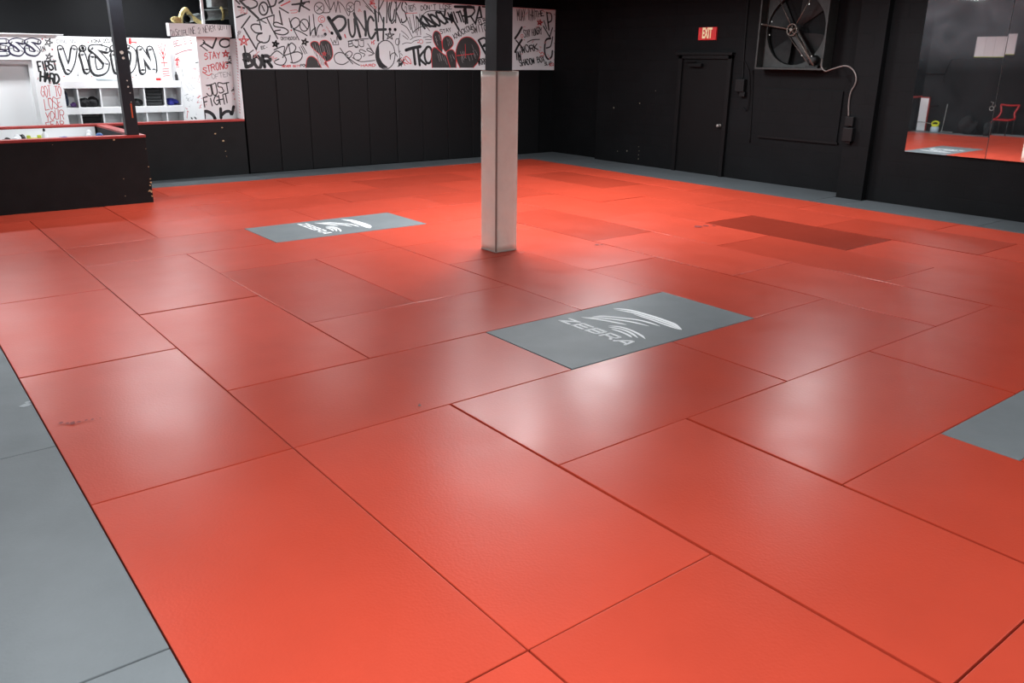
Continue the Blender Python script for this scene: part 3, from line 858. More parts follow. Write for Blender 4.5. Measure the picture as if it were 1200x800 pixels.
k20,0,0|8253,1885 -16,122 69,-110
k20,0,0|8246,1935 35,5
k20,0,0|8321,1895 -37,105
k20,1,0|8285,2004 23,5 44,-39 12,-29 -15,-45 -28,-3
k20,1,0|8379,2014 -17,2 7,-44 10,-29 33,-44 21,3 0,47 -13,29 -30,43 -20,-3
k20,0,0|8424,2026 47,-106 -9,80 43,-74 -25,104
k20,0,0|8602,1940 -39,108
k20,1,0|8565,2048 33,4 15,-12 -1,-23 -31,-21
k20,1,0|8583,1991 30,20 32,-22 -1,-33 -39,-19
k20,1,0|8665,2056 -19,-4 6,-43 10,-21 33,-42 17,5 4,43 -10,26 -32,36 -20,-2
k20,0,0|8745,1962 12,119
k20,0,0|8705,2072 94,-103
k16,1,0|8833,1940 -19,8 -15,-3 -1,-17 5,-5 24,-7 8,-7 10,-17 -19,-7 -13,-3 -10,9
k16,0,0|8844,1957 14,-67 37,4
k16,0,0|8929,1893 -11,57
k16,0,0|8962,1895 -15,66
k16,1,0|8949,1961 26,3 15,-16 -1,-19 -37,0
r14,0,0|8960,1863 -23,55
r14,0,0|8987,1928 -38,-39 61,-18
r14,1,0|9027,1936 -19,-4 1,-21 6,-13 23,-18 17,2 5,24 -5,14 -23,16 -16,-3
k12,0,0|9033,2939 56,-6
k12,0,0|9045,2605 56,-6
k12,0,0|9054,2347 56,-7
k12,0,0|9061,2167 56,-7
k12,0,0|9066,2006 57,-8
p8,0,0|9059,2998 50,-1154
p12,1,0|8613,2814 7,-45 -55,71
p11,1,0|8231,2902 -63,-46 123,92
p12,1,0|8827,2379 -39,-39 -14,24
p12,1,0|8681,2236 -37,34 54,-13
p12,1,0|8620,2188 -63,-23 128,34
p12,1,0|8579,2661 51,29 -104,-31
p12,1,0|8467,2382 -39,-43 43,54
p12,1,0|8728,2999 58,-30 -91,33
p12,1,0|8106,2119 63,-9 0,13
p12,1,0|8869,2069 59,5 -59,41
p12,1,0|8918,2950 12,-10 -57,23
p11,1,0|8322,3015 -14,11 43,-29
p12,1,0|8946,2037 -34,-11 62,-17
p12,1,0|8187,2646 14,18 40,-8
p9,0,0|4820,3009 1960,25 2296,12'''
ART_J = '''k19,1,0|1415,2151 85,57 -24,40
k30,0,0|1479,2207 143,-87 83,161
k19,0,0|1436,2151 94,-74
k28,1,0|1939,2210 -22,-40 -49,-26 -57,-1 -44,24 -13,39 21,39 49,26 57,1 44,-23 14,-39
k25,1,0|1933,2258 25,-125 71,22
r17,0,0|1849,2092 26,-107 -90,65 120,2 -104,-67 48,107
k14,1,0|1967,1998 54,-67 19,90
k14,1,0|1968,1881 -53,60 72,-129
k14,1,0|1885,1899 25,4 -79,-6
k14,1,0|1943,1980 57,-33 -109,16
k14,1,0|1944,1887 68,-56 -134,66
k14,1,0|1899,1910 -67,-47 83,27
k14,1,0|1982,1896 33,-18 -26,15
k14,1,0|1893,1981 30,12 -42,-61
k14,1,0|1924,1913 42,-47 -83,32
r15,1,0|1524,2022 -25,15 -13,-7 -12,-25 8,-13 25,0 14,-19 0,-15 -24,-19 -17,-3 -5,6
r15,0,0|1565,1939 8,117
r15,0,0|1546,2053 52,2
r15,0,0|1614,1957 26,107 31,-103
r15,0,0|1626,1991 36,13
r15,0,0|1686,2049 29,-38 26,47
r15,0,0|1713,2001 -3,-45
r15,1,0|1484,1795 -31,6 -21,-5 -6,-23 9,-3 28,-14 10,-2 5,-22 -31,-11 -14,-2 -17,3
r15,0,0|1526,1735 -3,99
r15,0,0|1499,1837 61,3
r15,0,0|1567,1745 1,107
r15,1,0|1571,1854 37,8 18,-25 -10,-20 -47,-12
r15,0,0|1599,1814 30,-51
r15,1,0|1680,1879 -22,-3 -8,-44 0,-28 11,-34 23,-3 15,52 2,24 -12,40 -22,-8
r16,0,0|1722,1772 4,115 50,-106 8,121
r16,1,0|1862,1887 -18,4 -22,3 -23,-43 -4,-33 16,-24 24,1 21,31 4,20
r16,0,0|1859,1844 -27,-5
r14,1,0|1412,1736 89,-63 63,35
n8,1,0|1581,1697 -17,-4 -7,-32 3,-15 20,-26 17,0 17,32 -3,17 -21,27 -16,-3
n9,0,0|1630,1622 -7,68 55,10
n8,0,0|1627,1655 36,7
n9,0,0|1723,1644 -6,68
n8,0,0|1691,1709 53,7
n9,0,0|1814,1731 -54,-7 7,-77 50,6
n9,0,0|1761,1686 36,4
n9,0,0|1834,1657 -2,71 57,-62 -5,67
n8,0,0|1669,1722 75,7
k20,1,0|1522,1508 13,-127 -18,-43 -44,2 -28,37
k20,0,0|1461,1505 62,6
k20,1,0|1539,1528 12,-138 18,-45 39,10 21,52 -15,136
k20,1,0|1739,1538 -41,14 -40,-2 -11,-42 19,-25 51,-7 11,-29 18,-37 -40,-25 -36,-3 -10,16
k20,0,0|1817,1377 -13,177
k20,0,0|1751,1538 97,18
k20,0,0|1384,1150 -12,154 75,21
k20,0,0|1376,1230 55,15
k20,0,0|1516,1167 -17,128
k20,1,0|1637,1316 -33,15 -21,-9 -26,-55 0,-33 36,-48 25,8 24,36 -1,35
k20,0,0|1637,1267 -35,-15
k20,0,0|1660,1186 -15,155
k20,0,0|1735,1192 -16,159
k20,0,0|1646,1266 83,14
k20,0,0|1785,1215 -16,154
k20,0,0|1736,1359 74,19
k17,1,0|1446,1511 98,13 62,28
k12,1,0|1878,1414 17,-4 4,27
k12,1,0|1937,1432 -9,-20 9,49
k12,1,0|1929,1461 6,18 -12,-13
k12,1,0|1925,1426 -8,18 30,10
k12,1,0|1916,1421 12,30 -41,-38
k58,1,0|1305,959 21,83 81,34 98,-53 37,-74
k32,0,0|1364,955 8,72
k52,0,0|1658,1117 -9,-157
k52,1,0|1661,1004 75,56 77,5 33,-52 48,131
r20,1,0|1967,1278 36,-15 -45,-18
r20,1,0|1940,1347 -5,35 10,-37
r20,1,0|1930,1282 -3,-14 24,-8
r20,1,0|1968,1348 4,-12 -27,22
r26,0,0|1940,1260 49,28
p7,1,0|1691,1473 -16,9 11,-20
p7,1,0|1899,1087 15,-21 -15,16
p7,1,0|1403,1182 15,6 -8,10
p7,1,0|1901,1366 0,12 14,-30
p7,1,0|1617,1308 -10,-8 13,-6
p7,1,0|1413,1324 22,19 -16,-14
p7,1,0|1478,1456 21,11 -23,-25
p7,1,0|1494,1637 4,-5 -24,-8'''
ART_S = '''m18,0,0|11454,2145 27,84
m17,1,0|11491,2226 -104,8 -25,-9 19,-22 98,-16
m17,1,0|11477,2188 -95,11 -56,-16 16,-22 119,-15
m17,0,0|11185,2250 145,-8 -28,-81 -139,5
m17,0,0|11314,2201 -96,6
m17,0,0|11167,2246 -22,-78 -145,7
m17,0,0|10918,2179 30,92
m17,0,0|10733,2284 143,-7 -28,-87 -144,8
m17,0,0|10853,2231 -88,6
m17,0,0|10722,2282 -100,-85 -33,91
m16,0,0|10441,2283 129,-6 -29,-81 -125,8
m17,0,0|10553,2235 -86,7
m18,1,0|11441,2011 -489,58 -500,27
m17,0,0|10449,2235 8,-153
r13,1,0|11313,1820 -25,-26 128,4
r13,1,0|11347,1847 6,23 19,6
r13,1,0|11352,1858 -27,-25 95,15
r13,1,0|11318,1866 90,18 -40,-2
r13,1,0|11328,1907 103,-40 -114,4
r13,1,0|11368,1948 145,-37 -16,74
r13,1,0|11349,1902 134,13 -171,16
r13,1,0|11389,1928 12,-34 -30,11
r13,1,0|11275,1966 131,-29 -131,36
r13,1,0|11280,1927 16,-26 -93,64
r13,1,0|11454,1827 -38,10 -81,-11
r13,1,0|11277,1924 -38,11 192,-26
r13,1,0|11362,1915 53,7 -76,-48
r13,1,0|11353,1815 43,41 74,-73
r13,1,0|11484,1844 -138,-24 131,50
r13,1,0|11281,1937 147,1 -255,-44
p9,1,0|10703,2001 6,4 -46,5
p9,1,0|10757,1914 -76,18 53,14
p9,1,0|10704,2004 -34,8 -66,-9
p9,1,0|10804,1924 27,-4 -83,11
p9,1,0|10700,2000 33,30 -33,-29
p9,1,0|10779,1967 128,-33 -219,46
p9,1,0|10629,1928 -7,14 -31,-37
p9,1,0|10660,1958 -93,20 38,-54
p9,1,0|10807,1987 -37,-12 110,46
p9,1,0|10652,1900 -106,32 47,-27
k8,0,0|10244,1985 84,-181
k17,0,0|10369,1880 -159,8
p9,1,0|10470,1764 -51,7 116,25
p9,1,0|10629,1729 -51,-5 -47,-21
p8,1,0|10253,1703 2,-13 -39,37
p9,1,0|10403,1723 1,1 -1,-9
p9,1,0|10481,1803 -107,-16 166,-8
p8,1,0|10284,1758 41,21 62,-4
p9,1,0|10285,1587 -18,-33 121,28
p8,1,0|10194,1777 118,-32 -132,2
p9,1,0|10653,1617 -10,-26 42,59
p8,1,0|10353,1754 69,24 26,-33
p8,1,0|10265,1822 78,-24 -18,17
p9,1,0|10603,1622 -30,30 72,-43
p9,1,0|10514,1809 12,33 80,-7
p9,1,0|10551,1623 -94,10 46,-32
r14,0,0|10214,1679 97,-86
n6,0,0|11059,1498 -138,-50 22,69
n6,0,0|10923,1447 -68,-55
n6,1,0|10856,1528 29,-10 -33,-40 -30,-26 -94,-31 -32,5 13,49 32,21 97,36 25,-11
n6,1,0|10772,1549 -106,-80 -50,-19 -57,8 10,27 104,77
r9,1,0|10367,1319 71,-31 -156,53
r9,1,0|10257,1290 -47,4 51,0
r9,1,0|10447,1241 55,-26 -83,40
r9,1,0|10305,1233 -20,-13 -28,31
r9,1,0|10311,1196 -42,-12 101,-18
r9,1,0|10351,1154 36,10 -96,-36
r9,1,0|10296,1333 39,-4 47,10
r9,1,0|10381,1150 -27,-21 89,-3
r9,1,0|10392,1305 -34,16 128,-31
r9,1,0|10451,1214 74,-4 -149,12
k24,0,0|11139,1765 -5,-118
r15,1,0|11132,1031 -58,4 21,8
r15,1,0|11146,1080 -9,-11 53,24
r15,1,0|11099,1080 24,-12 -2,0
r15,1,0|11055,1033 -5,-20 23,17
r31,0,0|11127,1008 49,-94
k34,0,0|10938,928 -68,-12
k33,0,0|10741,946 -88,-17
n6,1,0|10966,1276 55,-33 -173,42
n6,1,0|10877,1240 -20,4 -116,-15
n6,1,0|10900,1162 25,-42 77,10
n6,1,0|10932,1216 127,17 -82,3
n6,1,0|10665,1315 56,-6 -63,-2
n6,1,0|10991,1257 -63,-41 147,75
n6,1,0|10601,1036 42,-44 -56,9
n6,1,0|11052,1333 -101,6 226,-35
n6,1,0|11101,1275 -63,-19 63,9
n6,1,0|10706,1269 47,-13 38,-16'''
ART_E = '''r11,0,0|9902,2271 -51,-17
r11,0,0|9907,2224 -51,-17
r11,0,0|9913,2177 -51,-17
r11,0,0|9918,2130 -51,-17
r11,0,0|9923,2083 -50,-17
r11,0,0|9928,2035 -50,-17
r11,0,0|9933,1988 -49,-17
r11,0,0|9939,1940 -50,-16
r11,0,0|9944,1893 -49,-17
r11,0,0|9949,1845 -49,-17
r11,0,0|9955,1797 -49,-17
r11,0,0|9960,1749 -49,-17
r11,0,0|9965,1700 -48,-16
r11,0,0|9971,1652 -48,-16
r11,0,0|9976,1603 -48,-16
r11,0,0|9981,1555 -47,-16
r11,0,0|9987,1506 -47,-16
r11,0,0|9992,1457 -47,-16
r11,0,0|9998,1408 -47,-16
r11,0,0|10003,1359 -46,-16
r11,0,0|10008,1309 -45,-15
r12,0,0|10014,1260 -46,-16
r12,0,0|10019,1210 -45,-15
r12,0,0|10025,1161 -45,-16
r12,0,0|10030,1111 -44,-16
r12,0,0|10036,1061 -44,-16'''
ART_H = '''k7,0,0|906,2291 -2,101
k7,1,0|906,2391 16,0 19,-36 -3,-21 -12,-48 -17,4
k7,0,0|963,2292 -2,85
k7,1,0|1018,2404 -17,3 -7,-1 -6,-18 5,-17 18,-8 6,-12 4,-31 -14,-8 -14,-3 -5,10
k7,1,0|1061,2377 -10,10 -10,-3 -13,-33 3,-27 8,-23 12,2 14,8
k7,0,0|1086,2308 0,89
k7,0,0|1114,2307 -6,89
k7,1,0|1109,2391 24,5 11,-19 -5,-24 -28,2
k7,0,0|1151,2407 2,-85 36,1
k7,0,0|1209,2342 -1,91
k7,0,0|1235,2332 1,100 36,-96 -4,102
k7,0,0|1309,2454 -35,-4 5,-105 33,3
k7,0,0|1275,2400 22,-2
k7,1,0|1361,2410 4,21 15,10 13,-23 -11,-36 -20,-28
k7,0,0|1364,2350 32,3
k7,0,0|1447,2365 -4,85 39,-87 -3,92
k7,0,0|1521,2485 -37,-12 6,-107 33,7
k7,0,0|1488,2419 22,5
k7,0,0|1526,2480 23,-91 14,94
k7,0,0|1606,2482 -36,-9 4,-90 32,7
k7,0,0|1574,2430 21,8
k7,0,0|1618,2400 -7,109
k7,1,0|1613,2514 24,-3 9,-17 -4,-32 -28,-3
k7,0,0|1629,2462 23,-52
k7,1,0|1717,2503 -11,-1 -5,-31 1,-22 13,-39 9,9 9,34 3,16 -12,36 -15,-5
k7,0,0|1720,2438 17,-17
k7,1,0|1744,2515 0,-74 7,-21 19,0 3,23 -4,70
k7,0,0|1805,2432 -3,98
k7,0,0|1848,2429 -2,93
k7,0,0|1829,2517 33,7'''
ART_V = '''k103,1,0|-507,2068 29,-185 36,-182
k113,1,0|-488,2091 30,-185 36,-182
k105,1,0|-442,1701 84,148 66,223
k115,1,0|-422,1724 84,148 66,223
w69,1,0|-488,2091 30,-185 36,-182
w70,1,0|-422,1724 84,148 66,223
k104,0,0|-162,2074 11,2
k115,0,0|-142,2097 11,2
w70,0,0|-142,2097 11,2
k105,1,0|-177,1981 20,-130 14,-141
k115,1,0|-157,2004 20,-130 14,-141
w70,1,0|-157,2004 20,-130 14,-141
k106,1,0|232,2057 -142,33 -107,-10
k117,1,0|253,2080 -142,33 -108,-10
k105,1,0|-17,2080 108,-104 102,-141
k115,1,0|3,2103 109,-104 102,-141
k107,1,0|193,1835 -52,-125 -142,-27 -33,133 10,132
k118,1,0|214,1858 -53,-124 -142,-27 -33,132 10,132
w71,1,0|253,2080 -142,33 -108,-10
w70,1,0|3,2103 109,-104 102,-141
w71,1,0|214,1858 -53,-124 -142,-27 -33,132 10,132
k106,0,0|332,2082 21,2
k117,0,0|352,2105 22,2
w71,0,0|352,2105 22,2
k107,1,0|327,1988 5,-134 11,-144
k118,1,0|348,2011 5,-134 11,-143
w71,1,0|348,2011 5,-134 11,-143
k107,1,0|544,2089 -89,-73 -11,-215 85,-99 94,100 37,217 -80,74
k118,1,0|565,2112 -90,-73 -11,-215 86,-99 94,100 37,217 -80,74
w72,1,0|565,2112 -90,-73 -11,-215 86,-99 94,100 37,217 -80,74
k110,1,0|783,1702 -3,191 0,185
k121,1,0|804,1726 -3,191 0,185
k108,1,0|780,2078 100,-184 98,-183
k119,1,0|801,2102 101,-184 97,-183
k111,1,0|978,1711 4,184 -32,185
k122,1,0|999,1735 5,184 -33,185
w73,1,0|804,1726 -3,191 0,185
w72,1,0|801,2102 101,-184 97,-183
w74,1,0|999,1735 5,184 -33,185
n9,1,0|-494,2226 -9,8 -11,-2 -14,-22 -2,-14 9,-23 9,0 13,6
n9,0,0|-474,2174 7,58
n9,0,0|-449,2173 7,59 26,-56 8,54
n9,1,0|-369,2222 -8,8 -13,-1 -12,-20 -1,-14 6,-22 13,1 11,9
n9,0,0|-348,2181 9,59
n9,0,0|-322,2178 9,61 23,-61 9,63
n9,0,0|-279,2180 6,58 26,-57 8,58
n9,0,0|-237,2185 26,56 8,-55
n9,0,0|-228,2207 23,-1
n9,0,0|-177,2185 7,58
n9,0,0|-187,2242 34,1
n9,0,0|-134,2186 9,65
k10,0,0|16,2188 6,52
k10,0,0|51,2241 -33,-27 27,-25
k10,1,0|76,2242 -11,0 -6,-17 -3,-14 7,-19 11,0 11,19 3,13 -10,19 -8,1
k10,0,0|94,2195 5,48 23,-48 6,49
k11,0,0|131,2193 22,57 9,-55
k11,0,0|139,2213 19,2
k11,1,0|214,2238 7,14 15,1 7,-13 -12,-21 -21,-19
k11,0,0|208,2200 32,-1
k11,1,0|271,2258 -11,0 -8,-23 -1,-14 6,-21 12,2 11,21 3,13 -7,24 -11,-1
k11,1,0|292,2241 7,11 16,3 7,-15 -13,-20 -21,-19
k11,0,0|288,2200 29,2
k11,0,0|338,2255 10,8 -7,-56
r46,0,0|651,2292 -4,-98
r25,0,0|641,2217 115,-12
n9,0,0|949,2208 3,73
n9,0,0|1003,2288 -53,-40 49,-34
n9,1,0|1072,2280 -27,8 -19,-3 -8,-19 8,-9 25,-4 9,-10 8,-15 -25,-11 -20,-3 -7,7
k7,0,0|-337,1654 118,0
k7,0,0|-271,1706 -15,-105
k18,0,0|-280,1654 3,0
k7,0,0|612,1652 128,0
k7,0,0|683,1707 -14,-110
k18,0,0|674,1652 4,0
k7,0,0|118,2166 121,2
k7,0,0|186,2220 -15,-106
k18,0,0|177,2167 3,0
r21,0,0|-41,2197 3,0
r21,0,0|-62,1630 3,0
r22,0,0|904,2235 3,0
r21,0,0|-500,1636 4,0
r22,0,0|615,1616 3,0
u10,0,0|-457,2078 36,-259
u10,0,0|-291,2080 -83,-226
u10,0,0|-141,1996 23,-228
u11,0,0|21,2085 190,-244
u11,0,0|373,2002 7,-214
u11,0,0|831,2080 -18,-309'''
ART_D = '''v77,1,0|-1340,2173 -93,-2 -64,-13
v81,1,0|-1327,2184 -94,-2 -63,-12
v77,0,0|-1367,2071 -81,10
v81,0,0|-1354,2083 -82,9
v77,1,0|-1360,1985 -104,-5 -61,10
v82,1,0|-1347,1997 -105,-6 -60,10
w45,1,0|-1327,2184 -94,-2 -63,-12
w45,0,0|-1354,2083 -82,9
w45,1,0|-1347,1997 -105,-6 -60,10
v77,1,0|-1110,2166 -91,21 -78,-24
v82,1,0|-1097,2178 -92,20 -77,-24
v77,1,0|-1279,2163 75,-55 62,-79
v81,1,0|-1266,2174 75,-55 61,-78
v78,1,0|-1142,2029 -50,-46 -91,22 -10,67
v82,1,0|-1130,2041 -50,-46 -91,21 -10,68
w45,1,0|-1097,2178 -92,20 -77,-24
w45,1,0|-1266,2174 75,-55 61,-78
w46,1,0|-1130,2041 -50,-46 -91,21 -10,68
v78,1,0|-884,2171 -94,21 -78,-25
v83,1,0|-872,2182 -93,21 -79,-24
v78,1,0|-1056,2167 76,-55 63,-79
v82,1,0|-1044,2179 77,-56 63,-79
v78,1,0|-917,2033 -50,-47 -93,22 -11,68
v83,1,0|-904,2044 -50,-46 -94,21 -10,69
w46,1,0|-872,2182 -93,21 -79,-24
w46,1,0|-1044,2179 77,-56 63,-79
w46,1,0|-904,2044 -50,-46 -94,21 -10,69
k12,0,0|-699,2240 -24,-132 -54,107 111,-42 -126,-39 93,106
k12,0,0|-739,2013 -3,-114 -63,82 105,-18 -106,-52 67,102
k12,0,0|-848,2026 -16,88
k12,0,0|-825,2032 -11,77 42,-62 -14,72
r23,0,0|-817,2225 4,0
r28,0,0|-695,2066 4,0
k26,0,0|-940,1722 -5,151 48,4
k26,0,0|-941,1798 32,6
k26,0,0|-856,1730 -12,143
k26,0,0|-826,1741 -8,137
k26,1,0|-835,1877 36,8 16,-33 -3,-37 -46,-9
k26,0,0|-805,1813 30,-62
k26,1,0|-726,1874 -27,11 -18,1 -4,-40 6,-14 30,-10 7,-19 10,-33 -25,-20 -16,-7 -9,14
k26,0,0|-690,1747 -5,141
k26,0,0|-723,1879 52,8
k31,0,0|-945,1575 26,143
k31,0,0|-882,1570 27,138
k30,0,0|-929,1646 62,-10
k31,0,0|-876,1563 54,133 14,-134
k31,0,0|-857,1613 43,2
k31,0,0|-810,1543 27,146
k31,1,0|-783,1688 43,-4 13,-44 -18,-33 -49,11
k31,0,0|-763,1613 14,-83
k31,0,0|-738,1543 21,133
k31,1,0|-716,1672 36,1 20,-58 -7,-33 -37,-45 -31,4
r24,0,0|-678,1519 5,0
r9,1,0|-916,1456 -10,27 -14,-3 -17,-63 -7,-40 17,-46 13,-2 20,41 -1,33
r9,0,0|-918,1402 -16,1
r9,1,0|-885,1488 -14,0 -8,-58 -1,-50 14,-57 9,-7 16,68 6,40 -15,65 -15,-7
r10,0,0|-841,1334 7,158
r9,0,0|-852,1500 44,7
r10,0,0|-737,1324 8,167
r10,0,0|-752,1488 43,2
r10,1,0|-678,1486 -14,-9 -16,-48 5,-31 11,-70 15,20 14,48 3,31 -10,46 -20,11
r10,0,0|-937,1281 -3,-174 62,15
r10,1,0|-847,1289 -23,6 -5,-70 2,-46 21,-52 15,1 15,73 6,42 -22,59 -20,-10
r10,1,0|-753,1290 -33,27 -12,-5 -16,-44 10,-20 32,-33 14,-19 11,-40 -29,-29 -26,8 -5,22
r10,0,0|-684,1303 -57,-12 2,-139 54,11
r10,0,0|-740,1214 33,17
r10,0,0|-944,1070 17,-78 41,74
r10,0,0|-921,1002 -7,-71
r10,1,0|-840,1086 -24,1 -14,-50 -9,-41 19,-45 22,9 21,37 9,34 -23,51 -17,3
r10,1,0|-799,1105 -13,-106 5,-33 38,-3 6,34 12,123
r10,0,0|-739,943 6,153
r10,1,0|-727,1101 35,4 21,-38 -16,-41 -48,3
r10,0,0|-703,1025 18,-71
r10,0,0|-966,823 -1,87 57,7
r10,0,0|-965,863 33,3
r10,0,0|-838,935 -57,-9 -2,-105 56,6
r10,0,0|-895,875 36,6
r10,0,0|-825,827 29,103 25,-97
r10,0,0|-814,867 36,3
r10,0,0|-752,835 -1,90
r10,1,0|-749,925 37,1 15,-20 -9,-25 -47,-1
r10,0,0|-723,879 24,-41
p9,1,0|-699,1916 -10,-6 19,2
p9,1,0|-806,1658 2,-6 -8,-11
p9,1,0|-680,1847 3,-18 -19,25
p9,1,0|-853,1826 11,-5 -11,-8
p9,1,0|-857,1762 12,1 3,21
p9,1,0|-790,1715 11,18 -11,-25
p9,1,0|-790,1536 -15,14 25,8
p9,1,0|-759,2249 5,-6 -19,22
p9,1,0|-819,2045 -1,-4 -3,26
p9,1,0|-965,1613 -17,-21 16,36'''
# ------------------------------------------------------------------ room shell
CZ = 3.75
struct('floor', -6.0, 9.3, -7.2, 13.2, -.25, -.052, M['under'])
struct('ceiling', -6.0, 9.3, -7.2, 13.2, CZ, CZ + .2, M['ceil'])
wb = bmesh.new()
bx(wb, 1.94, 9.4, 9.915, 10.15, -.052, CZ)
tag(link('wall_back', wb, M['black']), kind='structure')
wr = bmesh.new()
bx(wr, 8.9, 9.4, 2.2, 8.23, -.052, CZ); bx(wr, 9.1, 9.4, 8.23, 9.915, -.052, CZ)
tag(link('wall_right', wr, M['block']), kind='structure')
struct('wall_right_near', 8.6, 9.2, -7.0, 1.84, -.052, CZ, M['block'])
struct('trim_1', 8.48, 9.2, 1.84, 2.27, -.052, CZ, M['block'], .006)          # pilaster between the two wall lengths
struct('wall_left', -3.8, -3.6, -1.6, 7.55, -.052, CZ, M['leftwall'])
struct('wall_near', -6.0, 9.2, -7.2, -7.0, -.052, CZ, M['black'])
struct('wall_left_near', -6.0, -5.8, -7.0, 13.0, -.052, CZ, M['black'])

# ------------------------------------------------------------------ mats
def mat_mesh(w, l, t=.05):
    bm = bx(bmesh.new(), -w / 2 + .0035, w / 2 - .0035, -l / 2 + .0035, l / 2 - .0035, -t, 0, .0045)
    me = bpy.data.meshes.new('gym_mat'); bm.to_mesh(me); bm.free()
    return me
MESH = {}
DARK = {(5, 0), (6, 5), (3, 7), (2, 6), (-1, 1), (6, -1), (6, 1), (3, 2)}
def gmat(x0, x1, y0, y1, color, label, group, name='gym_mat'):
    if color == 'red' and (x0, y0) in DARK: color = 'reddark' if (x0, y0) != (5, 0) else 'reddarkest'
    w, l = round(x1 - x0, 3), round(y1 - y0, 3); turn = w > l
    key = (min(w, l), max(w, l), color)
    if key not in MESH:
        me = mat_mesh(key[0], key[1]); me.materials.append(M[color]); MESH[key] = me
    o = bpy.data.objects.new(name, MESH[key]); COL.objects.link(o)
    if (x0, y0) in ((-1, -4), (-1, -2)): o.scale = (.985, 1, 1) if not turn else (1, .992, 1)
    if (x0, y0) == (0, -3): o.scale = (1, .994, 1)
    o.location = ((x0 + x1) / 2, (y0 + y1) / 2, rng.uniform(-.0035, 0))
    o.rotation_euler = (rng.uniform(-.0012, .0012), rng.uniform(-.0012, .0012), PI / 2 if turn else 0)
    return tag(o, label, 'mat', group)
# lengthwise mats (long side toward the graffiti wall): left edge -> far edges of each mat
colmats = {-3: [(-5, -3), (-3, -1), (-1, 1), (1, 3), (3, 5), (5, 7)], -2: [(-5, -3), (-3, -1), (0, 2), (2, 4), (5, 7)], -1: [(-6, -4), (-4, -2), (1, 3)],
           0: [(-5, -3), (1, 3)], 1: [(0, 2)], 2: [(-1, 1), (1, 3)], 3: [(-2, 0), (0, 2), (2, 4)], 4: [(-3, -1), (-1, 1), (1, 3), (3, 5)],
           5: [(-2, 0), (0, 2), (2, 4), (4, 6)], 6: [(-3, -1), (-1, 1), (1, 3), (3, 5), (5, 7)], 7: [(-2, 0), (0, 2), (2, 4), (4, 6), (6, 8)]}
colname = {-3: 'the column beside the left gray border', -2: 'the second column from the left border', -1: 'the third column from the left border',
           0: 'the column left of the nearer logo mat', 1: 'x', 2: 'the column right of the padded pillar', 3: 'the fifth column from the right border',
           4: 'the fourth column from the right border', 5: 'the third column from the right border', 6: 'the second column from the right border',
           7: 'the narrow column against the right border'}
special = {(1, 0): 'red mat laid lengthwise directly in front of the padded pillar, behind the nearer logo mat',
           (0, -5): 'red lengthwise mat in the front right corner, below the corner of the partial gray mat',
           (0, 1): 'paler red lengthwise mat left of the padded pillar, behind the nearer logo mat',
           (-1, 1): 'darker red lengthwise mat third column from the left, below the farther logo mat',
           (-1, -4): 'large red lengthwise mat at front right of center, deep gaps along both sides',
           (2, -1): 'red lengthwise mat touching the right short end of the nearer logo mat',
           (2, 1): 'red lengthwise mat right of the padded pillar, second behind the nearer logo mat',
           (5, 0): 'darkest red lengthwise mat, in the third column from the right border'}
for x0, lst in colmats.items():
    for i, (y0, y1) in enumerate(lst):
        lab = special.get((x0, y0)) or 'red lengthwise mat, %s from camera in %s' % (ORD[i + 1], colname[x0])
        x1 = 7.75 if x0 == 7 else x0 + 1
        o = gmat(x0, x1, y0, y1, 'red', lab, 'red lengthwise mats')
# crosswise mats (long side along the graffiti wall), by row from front to back
rows = [(-4, [(2, 4)]), (-3, [(0, 2), (2, 4)]), (-2, [(-1, 1), (1, 3)]), (-1, [(-2, 0)]), (0, [(-1, 1)]), (3, [(-1, 1), (1, 3)]), (4, [(-2, 0), (2, 4)]),
        (5, [(-1, 1), (1, 3), (3, 5)]), (6, [(-1, 0), (0, 2), (2, 4), (4, 6)]), (7, [(-1, 1), (1, 3), (3, 5), (5, 7)]), (8, [(0, 2), (2, 4), (4, 6), (6, 7.75)])]
rowname = {3: 'the row just below the farther logo mat', 5: 'the row just behind the farther logo mat', 6: 'the third row from the back border', 7: 'the second row from the back border', 8: 'the row against the back gray border'}
spec2 = {(-4, 2): None, (-3, 0): 'red crosswise mat touching the tip of the partial gray mat at right edge', (-3, 2): 'red crosswise mat at the right edge of the photo behind the partial gray mat',
         (-2, -1): 'red crosswise mat directly in front of the nearer logo mat with a bright glare spot', (-2, 1): 'red crosswise mat at lower right corner of the nearer logo mat',
         (-1, -2): 'red crosswise mat touching the left short end of the nearer logo mat', (0, -1): 'red crosswise mat directly behind the nearer logo mat, left of the pillar',
         (4, -2): 'red crosswise mat touching the left short end of the farther logo mat', (4, 2): 'red crosswise mat touching the right short end of the farther logo mat',
         (6, -1): 'short red mat beside the front corner of the black half wall'}
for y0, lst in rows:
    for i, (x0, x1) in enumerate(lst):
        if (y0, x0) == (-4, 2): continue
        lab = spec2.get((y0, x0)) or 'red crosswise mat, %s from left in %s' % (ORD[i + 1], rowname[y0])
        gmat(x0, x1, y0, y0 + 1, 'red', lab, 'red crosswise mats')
gmat(-.32, 0, 8, 9, 'red', 'narrow cut piece of red mat beside the end of the black half wall', 'red square mats')
gmat(1, 2, 2, 3, 'red', 'square red mat at the foot of the padded pillar', 'red square mats')
gmat(-3, -1, 7, 7.62, 'red', 'narrow red strip of mat along the foot of the black half wall', 'red crosswise mats')
gmat(1, 3, -4.5, -3.42, 'red', 'red mat in the right front corner just below the partial gray mat', 'red crosswise mats')
